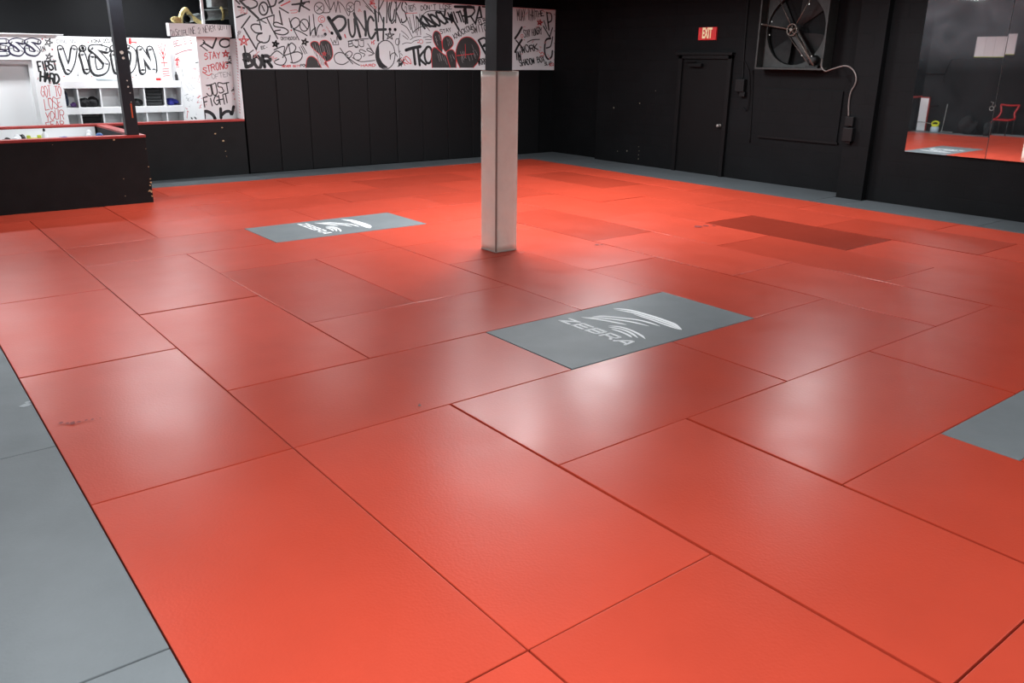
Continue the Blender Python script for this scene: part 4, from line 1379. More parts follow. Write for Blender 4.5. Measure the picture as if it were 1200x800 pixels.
# gray border mats
for i, (y0, y1) in enumerate([(-4.23, -2.23), (-2.23, -.23), (-.23, 1.77), (1.77, 3.77), (3.77, 5.77), (5.77, 7.5)]):
    gmat(-3.52, -3.0, y0, y1, 'gray', 'gray border mat on the left edge, %s from the camera%s' % (ORD[i + 1], ', with pale scuff' if i == 2 else ''), 'gray border mats')
for i, (x0, x1) in enumerate([(-.3, 1.94), (1.94, 3.94), (3.94, 5.94), (5.94, 7.75)]):
    gmat(x0, x1, 9, 9.84, 'grayshade', 'gray border mat along the back wall, %s from the left' % ORD[i + 1], 'gray border mats')
for i, (y0, y1) in enumerate([(-2.2, -.2), (-.2, 1.82), (2.28, 4.28), (4.28, 6.28), (6.28, 8.225), (8.235, 9.84)]):
    x1 = 8.59 if i < 2 else (8.89 if i < 5 else 9.09)
    gmat(7.75, x1, y0, min(y1, 9.84), 'grayshade', 'gray border mat along the right wall, %s from the camera' % ORD[i + 1], 'gray border mats')
gmat(7.75, 8.47, 1.82, 2.28, 'grayshade', 'short gray border mat in front of the black pilaster', 'gray border mats')
# logo mats
TXT = (((.650, -.118), (.747, -.112)), ((.657, -.851), (.764, -.839)))
SW = [[(.932, -.195), (1.019, -.236), (1.104, -.353), (1.178, -.478), (1.198, -.596), (1.197, -.698)],
      [(.895, -.19), (.975, -.268), (1.042, -.372), (1.1, -.497), (1.129, -.648)],
      [(.857, -.149), (.905, -.239), (.951, -.336), (.984, -.43), (1.011, -.515)],
      [(.872, -.45), (.925, -.518), (.937, -.628), (.91, -.762), (.87, -.850)],
      [(.850, -.47), (.892, -.561), (.889, -.673), (.843, -.799)],
      [(.835, -.52), (.845, -.60), (.838, -.69), (.815, -.763)],
      [(1.246, -.122), (1.320, -.234), (1.345, -.416), (1.346, -.592), (1.329, -.732), (1.268, -.860)],
      [(1.231, -.150), (1.288, -.3), (1.305, -.456), (1.305, -.612), (1.292, -.744), (1.262, -.858)],
      [(1.265, -.34), (1.270, -.5), (1.264, -.64), (1.258, -.76), (1.256, -.850)]]
GLY = {'Z': [[(0, 1), (1, 1), (0, 0), (1, 0)]], 'E': [[(1, 1), (0, 1), (0, 0), (1, 0)], [(0, .5), (.9, .5)]],
       'B': [[(0, 1), (.9, 1), (.98, .9), (.98, .1), (.9, 0), (0, 0), (0, 1)], [(0, .5), (.98, .5)]],
       'R': [[(0, 0), (0, 1), (.85, 1), (1, .88), (1, .56), (.85, .42), (0, .42)], [(.6, .42), (1, 0)]], 'A': [[(0, 0), (.55, 1), (.72, 1), (1, 0)], [(.2, .27), (.9, .27)]]}
def logo(parent, dy):
    bm = bmesh.new(); e = lambda a, b: (a, b + dy, .0007)
    for k, P in enumerate(SW): ribbon(bm, crom(P, 6), (.030, .030, .030, .026, .026, .026, .038, .030, .026)[k], 0, e, True)
    h = .097; L = .735; cw = L / 6.6; gap = cw * .40
    s = -.118
    for ch in 'ZEBRA':
        for st in GLY[ch]:
            P = []
            for i, (a, b) in enumerate(st):
                P.append((.655 + b * h, s - a * cw - b * .012 + .0))
            for a, b in zip(P, P[1:]):
                a, b = Vector(a), Vector(b); d = (b - a).normalized() * .004
                ribbon(bm, [a - d, b + d], .025, 0, e, None)
        s -= cw + gap
    # ribbon() with taper None draws round ends; squared by the overlap above
    return link('logo_print', bm, M['logo'], parent, smooth=None)
near = tag(bpy.data.objects.new('logo_mat', mat_mesh(2, 1)), 'nearer gray mat with white zebra logo, in front of the padded pillar', 'mat', 'gray logo mats')
near.data.materials.append(M['gray']); COL.objects.link(near); near.location = (1, -.5, -.001)
lg = logo(near, 0)
far = tag(near.copy(), 'farther gray mat with white zebra logo, left of the padded pillar', 'mat', 'gray logo mats'); COL.objects.link(far); far.location = (1, 4.5, -.001)
lg2 = lg.copy(); COL.objects.link(lg2); lg2.parent = far; lg2.matrix_parent_inverse = lg.matrix_parent_inverse.copy()
gmat(1, 3, -3.42, -3, 'gray', 'partial gray mat at the right edge of the photo, no logo visible', 'gray plain mats')

# ------------------------------------------------------------------ graffiti wall: pads and board
gb = thing('graffiti_board', (5.5, 9.845, 1.79), 'long white board covered in black and red graffiti above the wall pads', 'board')
box('board_panel', 1.94, 9.08, 9.846, 9.912, 1.785, 3.035, M['grafwhite'], gb)
art('graffiti_lettering', ART_B, gb, 'y', 9.846, -1, (1.945, 9.075, 1.79, 3.03))
box('red_edge', 1.94, 9.08, 9.842, 9.846, 3.022, 3.035, INK['p'], gb)
def pad_mesh(w, h, t):
    bm = bx(bmesh.new(), 0, w - .004, 0, t, 0, h, .012)
    me = bpy.data.meshes.new('wall_pad'); bm.to_mesh(me); bm.free(); me.materials.append(M['pad']); return me
pm = pad_mesh(.61, 1.775, .062)
px = 1.965
for i in range(11):
    o = bpy.data.objects.new('wall_pad', pm); COL.objects.link(o); o.location = (px, 9.852 + rng.uniform(-.004, .004), .001)
    tag(o, 'tall black vinyl wall pad under the graffiti board, %s from the left%s' % (ORD[i + 1], ''), 'wall pad', 'black wall pads under the graffiti board')
    px += .61

# ------------------------------------------------------------------ half walls (black with red caps)
def half(name, x0, x1, y0, y1, z1, lab=None):
    o = struct(name, x0, x1, y0, y1, -.05, z1 - .03, M['ply'], .004); return o
rear = half('wall_lobby_low', -5.7, 1.935, 9.85, 9.98, .945)
box('cap', -5.7, 1.935, 9.835, 9.995, .915, .95, M['redtrim'], rear, .004)
box('white_inner_face', -5.5, -.50, 9.842, 9.85, .3, .912, M['white'], rear)
fr = bmesh.new(); bx(fr, -5.7, -.33, 7.6, 7.74, -.05, .905, .004)
front = tag(link('wall_enclosure_front', fr, M['ply']), kind='structure')
box('cap', -5.7, -.325, 7.59, 7.75, .905, .94, M['redtrim'], front, .004)
side = half('wall_enclosure_side', -.47, -.33, 7.745, 9.835, .94)
box('cap', -.475, -.325, 7.752, 9.835, .91, .94, M['redtrim'], side, .004)
def chips(parent, spots, plane, val, seed):
    r = random.Random(seed); bm = bmesh.new()
    for a, z, s in spots:
        n = 6; vs = []
        for k in range(n):
            t = 2 * PI * k / n + .4; rr = s * r.uniform(.5, 1.1)
            vs.append(bm.verts.new((a + rr * math.cos(t) * 1.1, val, z + rr * math.sin(t) * .8) if plane == 'y' else (val, a + rr * math.cos(t), z + rr * math.sin(t))))
        bm.faces.new(vs)
    o = link('bare_wood_chip', bm, M['wood'], parent, smooth=None); o['label'] = 'tan chips where black paint has come off'; return o
chips(front, [(-.74, .89, .020), (-.345, .155, .022), (-.338, .28, .018), (-.352, .24, .014), (-.34, .09, .016), (-.338, .33, .012), (-.69, .36, .008), (-.7, .12, .008), (-.34, .5, .008), (-.345, .75, .006), (-1.5, .86, .006), (-.37, .165, .02)], 'y', 7.5985, 3)
chips(rear, [(1.53, .82, .022), (1.40, .72, .018), (1.53, .60, .022), (1.55, .42, .010), (1.56, .33, .008), (.2, .18, .008)], 'y', 9.8488, 4)

# bench with belongings inside the enclosure
be = thing('bench', (-2.2, 9.45, 0), 'white bench along the low wall inside the black enclosure, holding small belongings', 'bench')
box('seat', -3.6, -.6, 9.15, 9.83, .66, .70, M['white'], be, .004)
for x in (-3.3, -2.0, -.75): box('leg', x, x + .06, 9.2, 9.75, -.052, .66, M['white'], be)
bt = thing('spray_bottle', (-1.29, 9.4, .70), 'small white bottle with black cap standing on the bench', 'bottle')
link('bottle_body', lathe(bmesh.new(), [(.036, 0), (.042, .01), (.042, .15), (.02, .19), (.014, .20)], (-1.29, 9.4, .70), 16), M['plastic_white'], bt)
link('cap', lathe(bmesh.new(), [(.017, .20), (.017, .235), (.010, .242)], (-1.29, 9.4, .70), 12), M['plastic_black'], bt)
def lump(name, c, s, m, seed, lab, cat, amp=.18, flat=None):
    o = link(name, blob(bmesh.new(), c, s, seed, amp, 3, flat), m, None, True); return tag(o, lab, cat)
lump('crumpled_towel', (-1.655, 9.45, .775), (.058, .10, .08), M['plastic_white'], 3, 'crumpled white towel on the bench left of the lime hand weight', 'towel', .2, -.074)
lump('sandal', (-1.565, 9.60, .77), (.04, .05, .075), M['plastic_black'], 5, 'black shoe on the bench just right of the white towel', 'shoe', .3, -.068)
lump('glove', (-1.80, 9.36, .76), (.065, .07, .065), M['cloth_black'], 8, 'dark glove on the bench left of the white towel', 'glove', .3, -.058)
yb = bmesh.new(); tube(yb, crom([(-1.52, 9.4, .79), (-1.50, 9.4, .845), (-1.47, 9.4, .815), (-1.40, 9.4, .815), (-1.37, 9.4, .845), (-1.35, 9.4, .80), (-1.37, 9.4, .72), (-1.5, 9.4, .72)], 4, True), .028, 8, closed=True)
yb.free()
yb = bmesh.new(); bx(yb, -1.51, -1.36, 9.37, 9.43, .70, .815, .015); bx(yb, -1.53, -1.48, 9.36, 9.44, .78, .85, .015); bx(yb, -1.39, -1.34, 9.36, 9.44, .78, .85, .015)
tag(link('hand_weight', yb, M['plastic_lime']), 'lime green small hand weight on the bench left of the bottle', 'weight')
lump('blue_pouch', (-1.03, 9.42, .755), (.08, .08, .062), M['plastic_blue'], 11, 'blue cloth pouch on the bench right of the bottle', 'pouch', .2, -.055)
lump('folded_shirt', (-.825, 9.42, .745), (.07, .09, .05), M['plastic_white'], 12, 'folded white shirt on the bench, left of the upright white shoe', 'shirt', .15, -.045)
lump('white_shoe', (-.68, 9.42, .79), (.045, .08, .095), M['plastic_white'], 14, 'upright white shoe on the bench near the enclosure corner', 'shoe', .25, -.088)
lump('blue_shoe', (-.555, 9.30, .775), (.05, .10, .078), M['plastic_blue'], 15, 'dark blue shoe in the enclosure corner, rightmost on the bench', 'shoe', .2, -.07)

# ------------------------------------------------------------------ steel posts
po = thing('steel_post', (-.49, 7.67, .94), 'slim black steel post rising from the enclosure half wall, paint chips and orange streak', 'post')
box('post_shaft', -.565, -.405, 7.61, 7.735, .941, CZ, M['steel'], po, .006)
M['chip'] = mat('pale_chip', (.60, .55, .48), .7)
for x, z, s in ((-.49, 2.02, .03), (-.48, 1.95, .022), (-.47, 1.66, .012), (-.468, 1.58, .016), (-.45, 1.50, .01), (-.455, 1.38, .008)):
    bm = bmesh.new(); bm.faces.new([bm.verts.new((x + s * math.cos(k * PI / 3 + .3) * rng.uniform(.6, 1.1), 7.609, z + s * .8 * math.sin(k * PI / 3 + .3))) for k in range(6)])
    link('paint_chip', bm, M['chip'], po, smooth=None)
box('orange_streak', -.470, -.452, 7.607, 7.6095, 1.17, 1.36, M['orange'], po)

pc = thing('padded_pillar', (1.84, 2.27, 0), 'black steel pillar wrapped in a tall cream vinyl pad, standing on the red mats', 'pillar')
cm = bmesh.new(); bx(cm, 1.725, 1.925, 2.17, 2.37, .001, CZ, .006)
link('steel_column', cm, M['steel'], pc)
bm = bx(bmesh.new(), 1.70, 1.98, 2.135, 2.405, .012, 1.868)
bmesh.ops.subdivide_edges(bm, edges=[e for e in bm.edges if abs(e.verts[0].co.z - e.verts[1].co.z) > 1], cuts=26)
bmesh.ops.subdivide_edges(bm, edges=[e for e in bm.edges if abs(e.verts[0].co.z - e.verts[1].co.z) < .01], cuts=6)
r2 = random.Random(3)
for v in bm.verts:
    z = v.co.z; cx, cy = 1.84, 2.27
    k = .0045 * math.sin(z * 23 + v.co.x * 30) + .003 * math.sin(z * 41 + v.co.y * 33 - v.co.x * 18)
    edge = min(abs(v.co.x - 1.70), abs(v.co.x - 1.98)) < .001 and min(abs(v.co.y - 2.135), abs(v.co.y - 2.405)) < .001
    if not edge and .02 < z < 1.86:
        if abs(v.co.x - 1.70) < .001: v.co.x += k
        if abs(v.co.x - 1.98) < .001: v.co.x -= k
        if abs(v.co.y - 2.135) < .001: v.co.y += k * .7
        if abs(v.co.y - 2.405) < .001: v.co.y -= k
ppad = link('pillar_pad', bm, M['padcream'], pc, True)
bm = bmesh.new(); bx(bm, 1.692, 1.708, 2.127, 2.143, .012, 1.866, .003)
link('corner_seam', bm, mat('pad_seam', (.26, .22, .19), .5), ppad)
bm = bmesh.new(); bx(bm, 1.696, 1.984, 2.131, 2.41, .002, .014, .003)
link('bottom_cuff', bm, M['cuff'], ppad)
bm = bmesh.new()
bx(bm, 1.70, 1.98, 2.135, 2.17, 1.866, 1.872); bx(bm, 1.70, 1.725, 2.17, 2.405, 1.866, 1.872); bx(bm, 1.925, 1.98, 2.17, 2.405, 1.866, 1.872)
link('foam_edge', bm, M['pinkwood'], ppad)

# ------------------------------------------------------------------ lobby beyond the low wall
struct('wall_lobby_back', -5.8, 9.2, 11.61, 11.8, -.052, CZ, M['black'])
vb = struct('wall_lobby_white', -.9, 1.42, 11.60, 11.61, -.05, 2.285, M['whitewall'])
art('graffiti_lettering', ART_V, vb, 'y', 11.60, -1, (-.62, 1.40, 1.5, 2.28))
sb = bmesh.new(); bx(sb, 1.36, 1.945, 10.2, 11.60, -.05, 2.31)
sw = tag(link('wall_lobby_side', sb, M['whitewall']), kind='structure')
art('graffiti_lettering', ART_J, sw, 'y', 10.2, -1, (1.365, 1.94, .9, 2.305))
art('side_lettering', ART_S, sw, 'x', 1.36, -1, (10.205, 11.59, .7, 2.305))
eb = struct('trim_3', 1.93, 1.94, 9.85, 10.2, .95, 2.28, M['whitewall'])
art('red_ticks', ART_E, eb, 'x', 1.93, -1, (9.855, 10.195, .95, 2.275))
hb = bmesh.new(); bx(hb, .89, 1.925, 10.05, 10.199, 2.30, 2.50, .003)
hd = tag(link('header_board', hb, M['white']), 'white lettered header board below the ducts beside the graffiti board', 'board')
art('header_lettering', ART_H, hd, 'y', 10.05, -1, (.9, 1.92, 2.305, 2.495))
dwm = bmesh.new()
bx(dwm, -1.02, -.62, 11.15, 11.60, -.05, 2.29); bx(dwm, -2.1, -1.02, 11.15, 11.60, 1.90, 2.29); bx(dwm, -5.8, -2.1, 11.15, 11.6, -.05, 2.29)
dw = tag(link('wall_lobby_door', dwm, M['whitewall']), kind='structure')
art('graffiti_lettering', ART_D, dw, 'y', 11.15, -1, (-2.0, -.625, .7, 2.28))
box('ledge', -2.2, -.50, 11.12, 11.6, 2.29, 2.305, M['white'], dw)
d1 = struct('door_1', -2.1, -1.02, 11.30, 11.34, -.05, 1.90, M['whitewall'])
box('door_frame', -1.075, -1.02, 11.20, 11.30, -.05, 1.90, M['white'], d1); box('door_frame', -2.1, -1.075, 11.20, 11.30, 1.83, 1.90, M['white'], d1)

# cubby shelf
cs = thing('cubby_shelf', (.38, 11.42, -.05), 'white open cubby shelf with square compartments under the large lettered wall', 'shelf')
for z0, z1 in ((1.445, 1.565), (1.02, 1.13), (.58, .70), (.16, .27)): box('shelf_board', -.615, 1.355, 11.255, 11.585, z0, z1, M['white'], cs, .003)
for x in (-.615, -.40, -.04, .32, .68, 1.03, 1.335):
    box('divider', x, x + .022, 11.262, 11.583, -.05, 1.445, M['white'], cs)
box('back_panel', -.615, 1.355, 11.585, 11.598, -.05, 1.445, M['white'], cs)
def stack(name, x0, x1, z, n, m, seed, lab, cat, hh=.065, y=11.42):
    r = random.Random(seed); t = bmesh.new(); zz = z
    for k in range(n):
        h = hh * r.uniform(.8, 1.15); a = r.uniform(0, .02); b = r.uniform(0, .02)
        bx(t, x0 + a, x1 - b, y - .13 + r.uniform(0, .02), y + .12, zz, zz + h, min(.02, h * .4)); zz += h * .97
    return tag(link(name, t, m, None, True), lab, cat)
lump('slate_jacket', (-.555, 11.42, 1.275), (.03, .09, .125), M['cloth_navy'], 21, 'slate blue jacket hanging upright in the leftmost upper cubby', 'jacket', .12, -.124)
lump('purple_cap', (-.465, 11.36, 1.172), (.045, .08, .042), M['cloth_purple'], 22, 'purple cap lying in the leftmost upper cubby beside the jacket', 'cap', .2, -.034)
bgm = blob(bmesh.new(), (-.285, 11.40, 1.20), (.082, .11, .085), 23, .2, 3, -.069); blob(bgm, (-.15, 11.40, 1.205), (.095, .11, .09), 24, .2, 3, -.074)
tag(link('gym_bag', bgm, M['cloth_black'], None, True), 'lumpy black gym bag in the second upper cubby from the left', 'bag')
lump('black_glove', (.58, 11.42, 1.185), (.085, .1, .08), M['cloth_black'], 26, 'black boxing glove in the upper cubby hidden behind the steel post', 'glove', .2, -.054)
stack('folded_hoodie', .71, 1.01, 1.131, 5, M['cloth_gray'], 27, 'tall stack of folded charcoal clothing filling the fifth upper cubby', 'clothing', .06)
lump('blue_shorts', (1.19, 11.42, 1.195), (.09, .09, .06), M['cloth_blue'], 28, 'crumpled royal blue shorts in the rightmost upper cubby', 'shorts', .3, -.054)
stack('black_bag', -.36, -.06, .701, 4, M['cloth_black'], 29, 'black folded clothing in the lower cubby beneath the gym bag', 'clothing', .068)
lump('folded_towel', (.19, 11.42, 1.595), (.22, .10, .045), M['cloth_pale'], 31, 'pale gray folded towels lying on top of the cubby shelf', 'towel', .15, -.03)
cb = thing('small_carton', (.95, 11.42, 1.566), 'small white carton with red mark on top of the cubby shelf', 'carton')
box('carton_body', .86, .955, 11.36, 11.46, 1.566, 1.745, M['white'], cb, .004)
bm = bmesh.new(); bx(bm, .935, 1.02, 11.30, 11.33, 1.566, 1.61, .004)
tag(link('red_marker_tray', bm, M['redpaint']), 'small red tray on top of the cubby shelf beside the white carton', 'tray')
wbp = thing('drawing_board', (1.14, 11.40, 1.566), 'tall white board with red plant drawing propped on the cubby shelf', 'board')
box('board_panel', 1.035, 1.25, 11.40, 11.42, 1.566, 2.28, M['white'], wbp, .003)
bm = bmesh.new(); em = lambda a, b: (a, 11.398, b)
for P in ([(1.13, 1.80), (1.13, 2.05)], [(1.13, 1.93), (1.07, 2.05)], [(1.13, 1.93), (1.18, 2.04)], [(1.13, 2.0), (1.06, 2.18)], [(1.13, 2.0), (1.19, 2.18)], [(1.13, 2.03), (1.11, 2.14), (1.13, 2.2)], [(1.08, 1.87), (1.19, 1.87)],
          [(1.09, 1.76), (1.2, 1.77)], [(1.09, 1.72), (1.2, 1.73)], [(1.09, 1.68), (1.2, 1.69)], [(1.09, 1.64), (1.2, 1.65)]): ribbon(bm, P, .012, 0, em)
link('red_drawing', bm, INK['r'], wbp, smooth=None)
bm = lathe(bmesh.new(), [(.026, 0), (.028, .01), (.028, .09), (.012, .12), (.012, .15)], (1.31, 11.36, 1.566), 12)
tag(link('dark_bottle', bm, M['plastic_black']), 'small dark bottle at the right end of the cubby shelf top', 'bottle')

# ducts above the header
def duct(p0, p1, r, lab, flip=False):
    t = thing('vent_duct', tuple(p0), lab, 'duct')
    a, b = Vector(p0), Vector(p1)
    bm = bmesh.new(); tube(bm, [a, a.lerp(b, .5), b], r, 20, 0, False)
    tube(bm, [a, a.lerp(b, .5), b], r * .93, 20, 1, False)
    link('duct_tube', bm, [M['galv'], M['ductdark']], t, None)
    bm = bmesh.new(); tube(bm, [a, a + (b - a).normalized() * .02], r * 1.03, 20, 0, False); link('rim', bm, M['galv'], t, None)
    return t, a, b
t, a, b = duct((1.62, 10.42, 2.66), (2.25, 10.62, 2.72), .088, 'larger round metal duct with an open end lying above the header board')
lk = blob(bmesh.new(), (1.95, 10.50, 2.69), (.035, .105, .105), 41, .2, 2); link('insulation_collar', lk, M['foam'], t, True)
lk = blob(bmesh.new(), (2.14, 10.48, 2.70), (.035, .10, .10), 42, .2, 2); link('insulation_collar', lk, M['foam'], t, True)
t, a, b = duct((1.30, 10.38, 2.585), (1.62, 10.75, 2.64), .062, 'smaller dark round duct opening above the left of the header board')
lk = bmesh.new(); tube(lk, crom([(1.20, 10.42, 2.51), (1.22, 10.42, 2.64), (1.31, 10.44, 2.74), (1.38, 10.46, 2.66), (1.48, 10.42, 2.56), (1.56, 10.40, 2.52)], 5), .038, 8); link('insulation_strip', lk, M['foam'], t, True)
lk = blob(bmesh.new(), (1.05, 10.125, 2.545), (.08, .06, .05), 45, .25, 3, -.044); tag(link('insulation_lump', lk, M['foam'], None, True), 'torn yellow insulation clump at the left end of the header board', 'insulation')
box_ = box('white_pipe', 1.505, 1.55, 10.22, 10.265, 2.505, CZ, M['white'], None, .01); tag(box_, 'white vertical pipe rising beside the open duct above the header', 'pipe')
gm = bmesh.new(); bx(gm, 1.80, 2.15, 10.55, 10.8, 2.80, 3.3, .006); tag(link('metal_unit', gm, M['galv']), 'gray metal vent unit above the larger duct', 'vent unit')

# ------------------------------------------------------------------ right wall
dr = bmesh.new(); bx(dr, 8.875, 8.9, 4.88, 5.93, -.045, 2.04, .003)
door = tag(link('door_2', dr, M['door']), kind='structure')
fm = bmesh.new(); bx(fm, 8.83, 8.9, 4.80, 4.88, -.045, 2.10, .004); bx(fm, 8.83, 8.9, 5.93, 6.01, -.045, 2.10, .004); bx(fm, 8.83, 8.9, 4.80, 6.01, 2.04, 2.10, .004)
link('door_frame', fm, M['frame'], door)
box('drip_edge', 8.80, 8.9, 4.78, 6.07, 2.105, 2.15, M['frame'], door, .004)
cl = bmesh.new(); bx(cl, 8.80, 8.872, 5.45, 5.75, 1.90, 1.96, .006); bx(cl, 8.815, 8.83, 5.6, 5.88, 1.985, 2.0)
link('door_closer', cl, M['frame'], door)
kb = lathe(bmesh.new(), [(.03, 0), (.03, -.01), (.012, -.015), (.012, -.04), (.028, -.05), (.03, -.07), (.018, -.085)], (8.874, 4.96, .90), 16, axis='x')
link('door_knob', kb, M['chrome'], door)
ex = thing('exit_sign', (8.88, 5.42, 2.36), 'red EXIT sign with cream letters above the black door', 'sign')
sgb = box('sign_box', 8.865, 8.9, 5.22, 5.62, 2.36, 2.575, M['exitred'], ex, .004)
mt = Matrix(((0, 0, -1, 8.863), (-1, 0, 0, 5.42), (0, 1, 0, 2.468), (0, 0, 0, 1)))
text_mesh('exit_letters', 'EXIT', M['exitcream'], .245, .001, mt @ Matrix.Diagonal((.44, 1.0, 1, 1)), sgb, .008)
eb1 = thing('junction_box', (8.87, 4.57, 1.45), 'dark electrical box on the wall between the door and the fan', 'electrical box', 'electrical boxes')
box('box_body', 8.81, 8.9, 4.48, 4.66, 1.50, 1.71, M['box'], eb1, .008); box('lower_block', 8.83, 8.9, 4.46, 4.57, 1.42, 1.50, M['box'], eb1, .004)
def pipe(name, pts, r, m, lab, cat='conduit', sm=True):
    bm = bmesh.new(); tube(bm, crom(pts, 5) if sm else pts, r, 8); return tag(link(name, bm, m, None, None), lab, cat)
pipe('wall_conduit', [(8.885, 4.57, 1.715), (8.885, 4.60, 2.4), (8.885, 4.61, CZ)], .014, M['frame'], 'black vertical conduit running up from the electrical box beside the door')
pipe('hanging_wire', [(8.885, 4.60, 2.05), (8.875, 4.50, 1.93), (8.865, 4.43, 1.80), (8.865, 4.385, 1.45), (8.87, 4.39, 1.25), (8.875, 4.44, 1.19), (8.885, 4.50, 1.24)], .008, M['frame'], 'black wire looping below the fan beside the electrical box', 'wire')
pipe('thin_conduit', [(8.888, 4.37, 1.86), (8.888, 4.32, 1.2), (8.888, 4.29, .65)], .010, M['frame'], 'thin black conduit running down the wall from the fan corner')
struct('trim_4', 8.875, 8.9, 2.62, 4.10, .78, 1.57, M['block'], .006)          # blocked-up window panel under the fan
tr = bmesh.new(); bx(tr, 8.868, 8.9, 2.60, 4.12, .755, .785); tag(link('trim_5', tr, M['frame']), kind='structure')

# belt-driven wall fan
fn = thing('wall_fan', (8.78, 3.55, 1.88), 'large dusty belt-driven exhaust fan in a square frame on the black wall', 'fan')
FX0, FX1, Y0, Y1, Z0, Z1 = 8.65, 8.9, 2.9, 4.17, 1.88, 3.12
fr = bmesh.new()
bx(fr, FX0, FX1, Y0, Y1, Z0, Z0 + .03, .003); bx(fr, FX0, FX1, Y0, Y1, Z1 - .03, Z1, .003); bx(fr, FX0, FX1, Y0, Y0 + .03, Z0 + .03, Z1 - .03, .003); bx(fr, FX0, FX1, Y1 - .03, Y1, Z0 + .03, Z1 - .03, .003)
link('fan_frame', fr, M['fanmetal'], fn)
CY, CZ2, RR = 3.56, 2.49, .54
pl = bmesh.new(); n = 48; ring = []; outer = []
for k in range(n):
    a = 2 * PI * k / n; c, s = math.cos(a), math.sin(a)
    ring.append(pl.verts.new((8.80, CY + RR * c, CZ2 + RR * s)))
    m_ = 1 / max(abs(c), abs(s)); yy = 3.535 + .60 * c * m_; zz = 2.5 + .585 * s * m_
    outer.append(pl.verts.new((8.80, yy, zz)))
for k in range(n): pl.faces.new((ring[k], ring[(k + 1) % n], outer[(k + 1) % n], outer[k]))
rim2 = [pl.verts.new((8.86, v.co.y, v.co.z)) for v in ring]
for k in range(n): pl.faces.new((ring[k], rim2[k], rim2[(k + 1) % n], ring[(k + 1) % n]))
link('orifice_plate', pl, M['fanmetal'], fn)
for k in range(4):
    a = 2 * PI * k / 4 + .62; bm = bmesh.new(); g = []
    for i in range(8):
        rr = .09 + .435 * i / 7; row = []
        half = .30 + .17 * math.sin(i / 7 * PI * .6)
        for j in (-1, -.5, 0, .5, 1):
            ang = a + j * half * (1 if j < 0 else .75)
            row.append(bm.verts.new((8.84 + j * .03, CY + rr * math.cos(ang), CZ2 + rr * math.sin(ang))))
        g.append(row)
    for i in range(7):
        for j in range(4): bm.faces.new((g[i][j], g[i][j + 1], g[i + 1][j + 1], g[i + 1][j]))
    link('fan_blade', bm, M['fanblade'], fn, True)
pu = bmesh.new(); tube(pu, [(8.70, CY + .088 * math.cos(2 * PI * k / 28), CZ2 + .088 * math.sin(2 * PI * k / 28)) for k in range(28)], .012, 8, closed=True)
for k in range(5):
    a = 2 * PI * k / 5 + .3; tube(pu, [(8.70, CY, CZ2), (8.70, CY + .085 * math.cos(a), CZ2 + .085 * math.sin(a))], .010, 6)
lathe(pu, [(.026, -.03), (.026, .14)], (8.70, CY, CZ2), 14, axis='x')
link('pulley', pu, M['fanrod'], fn)
for (y, z, r) in ((4.12, 2.585, .013), (3.25, 2.96, .010), (3.84, 2.96, .008), (3.07, 1.95, .016)):
    bm = bmesh.new(); tube(bm, [(8.735, CY, CZ2), (8.70, (CY + y) / 2, (CZ2 + z) / 2), (8.675, y, z)], r, 8); link('strut', bm, M['fanrod'], fn)
bm = bmesh.new(); c1, c2, r1, r2_ = (CY, CZ2), (3.20, 2.03), .10, .035
d = Vector((c2[0] - c1[0], c2[1] - c1[1])).normalized(); nn = Vector((-d.y, d.x))
for s in (1, -1): tube(bm, [(8.70, c1[0] + nn.x * r1 * s, c1[1] + nn.y * r1 * s), (8.70, c2[0] + nn.x * r2_ * s, c2[1] + nn.y * r2_ * s)], .006, 6)
link('drive_belt', bm, M['fanrod'], fn)
bm = bmesh.new(); bx(bm, 8.715, 8.745, 3.42, 3.50, 1.93, 2.46); bx(bm, 8.715, 8.745, 3.15, 3.27, 2.0, 2.10, 0)
bm.free(); bm = bmesh.new()
A, B = Vector((8.74, CY - .03, CZ2 - .05)), Vector((8.74, 3.16, 1.98)); dd = (B - A); w = Vector((0, -dd.z, dd.y)).normalized() * .07
vs = [bm.verts.new(p) for p in (A + w, A - w, B - w, B + w)]; bm.faces.new(vs); vs2 = [bm.verts.new(v.co + Vector((.03, 0, 0))) for v in vs]; bm.faces.new(vs2[::-1])
for k in range(4): bm.faces.new((vs[k], vs[(k + 1) % 4], vs2[(k + 1) % 4], vs2[k]))
link('motor_arm', bm, M['fanmetal'], fn)
bm = lathe(bmesh.new(), [(.04, -.09), (.075, -.08), (.075, .07), (.04, .08)], (8.77, 3.13, 2.03), 18, axis='x'); bx(bm, 8.70, 8.80, 3.02, 3.24, 1.91, 1.95); mo_ = link('motor', bm, M['fandark'], fn)
for y, z in ((4.12, 2.585), (3.95, 2.42), (3.93, 2.62), (3.25, 2.96), (3.27, 2.86), (3.3, 2.10), (3.12, 2.09)):
    bm = lathe(bmesh.new(), [(.010, 0), (.010, -.012)], (8.672, y, z), 8, axis='x'); link('bolt', bm, M['chrome'], fn)
pipe('fan_cable', [(8.66, 2.93, 2.05), (8.60, 2.885, 2.03), (8.53, 2.84, 1.94), (8.50, 2.74, 1.87), (8.475, 2.62, 1.90), (8.46, 2.42, 1.95), (8.462, 2.31, 1.93), (8.466, 2.23, 1.86), (8.466, 2.19, 1.77), (8.466, 2.20, 1.68), (8.466, 2.25, 1.57), (8.466, 2.255, 1.4), (8.466, 2.23, 1.225)], .011, M['cable'], 'gray flexible cable running from the fan to the pilaster box', 'cable')
eb2 = thing('disconnect_box', (8.46, 2.2, .83), 'dark switch box with conduit mounted on the black pilaster', 'electrical box', 'electrical boxes')
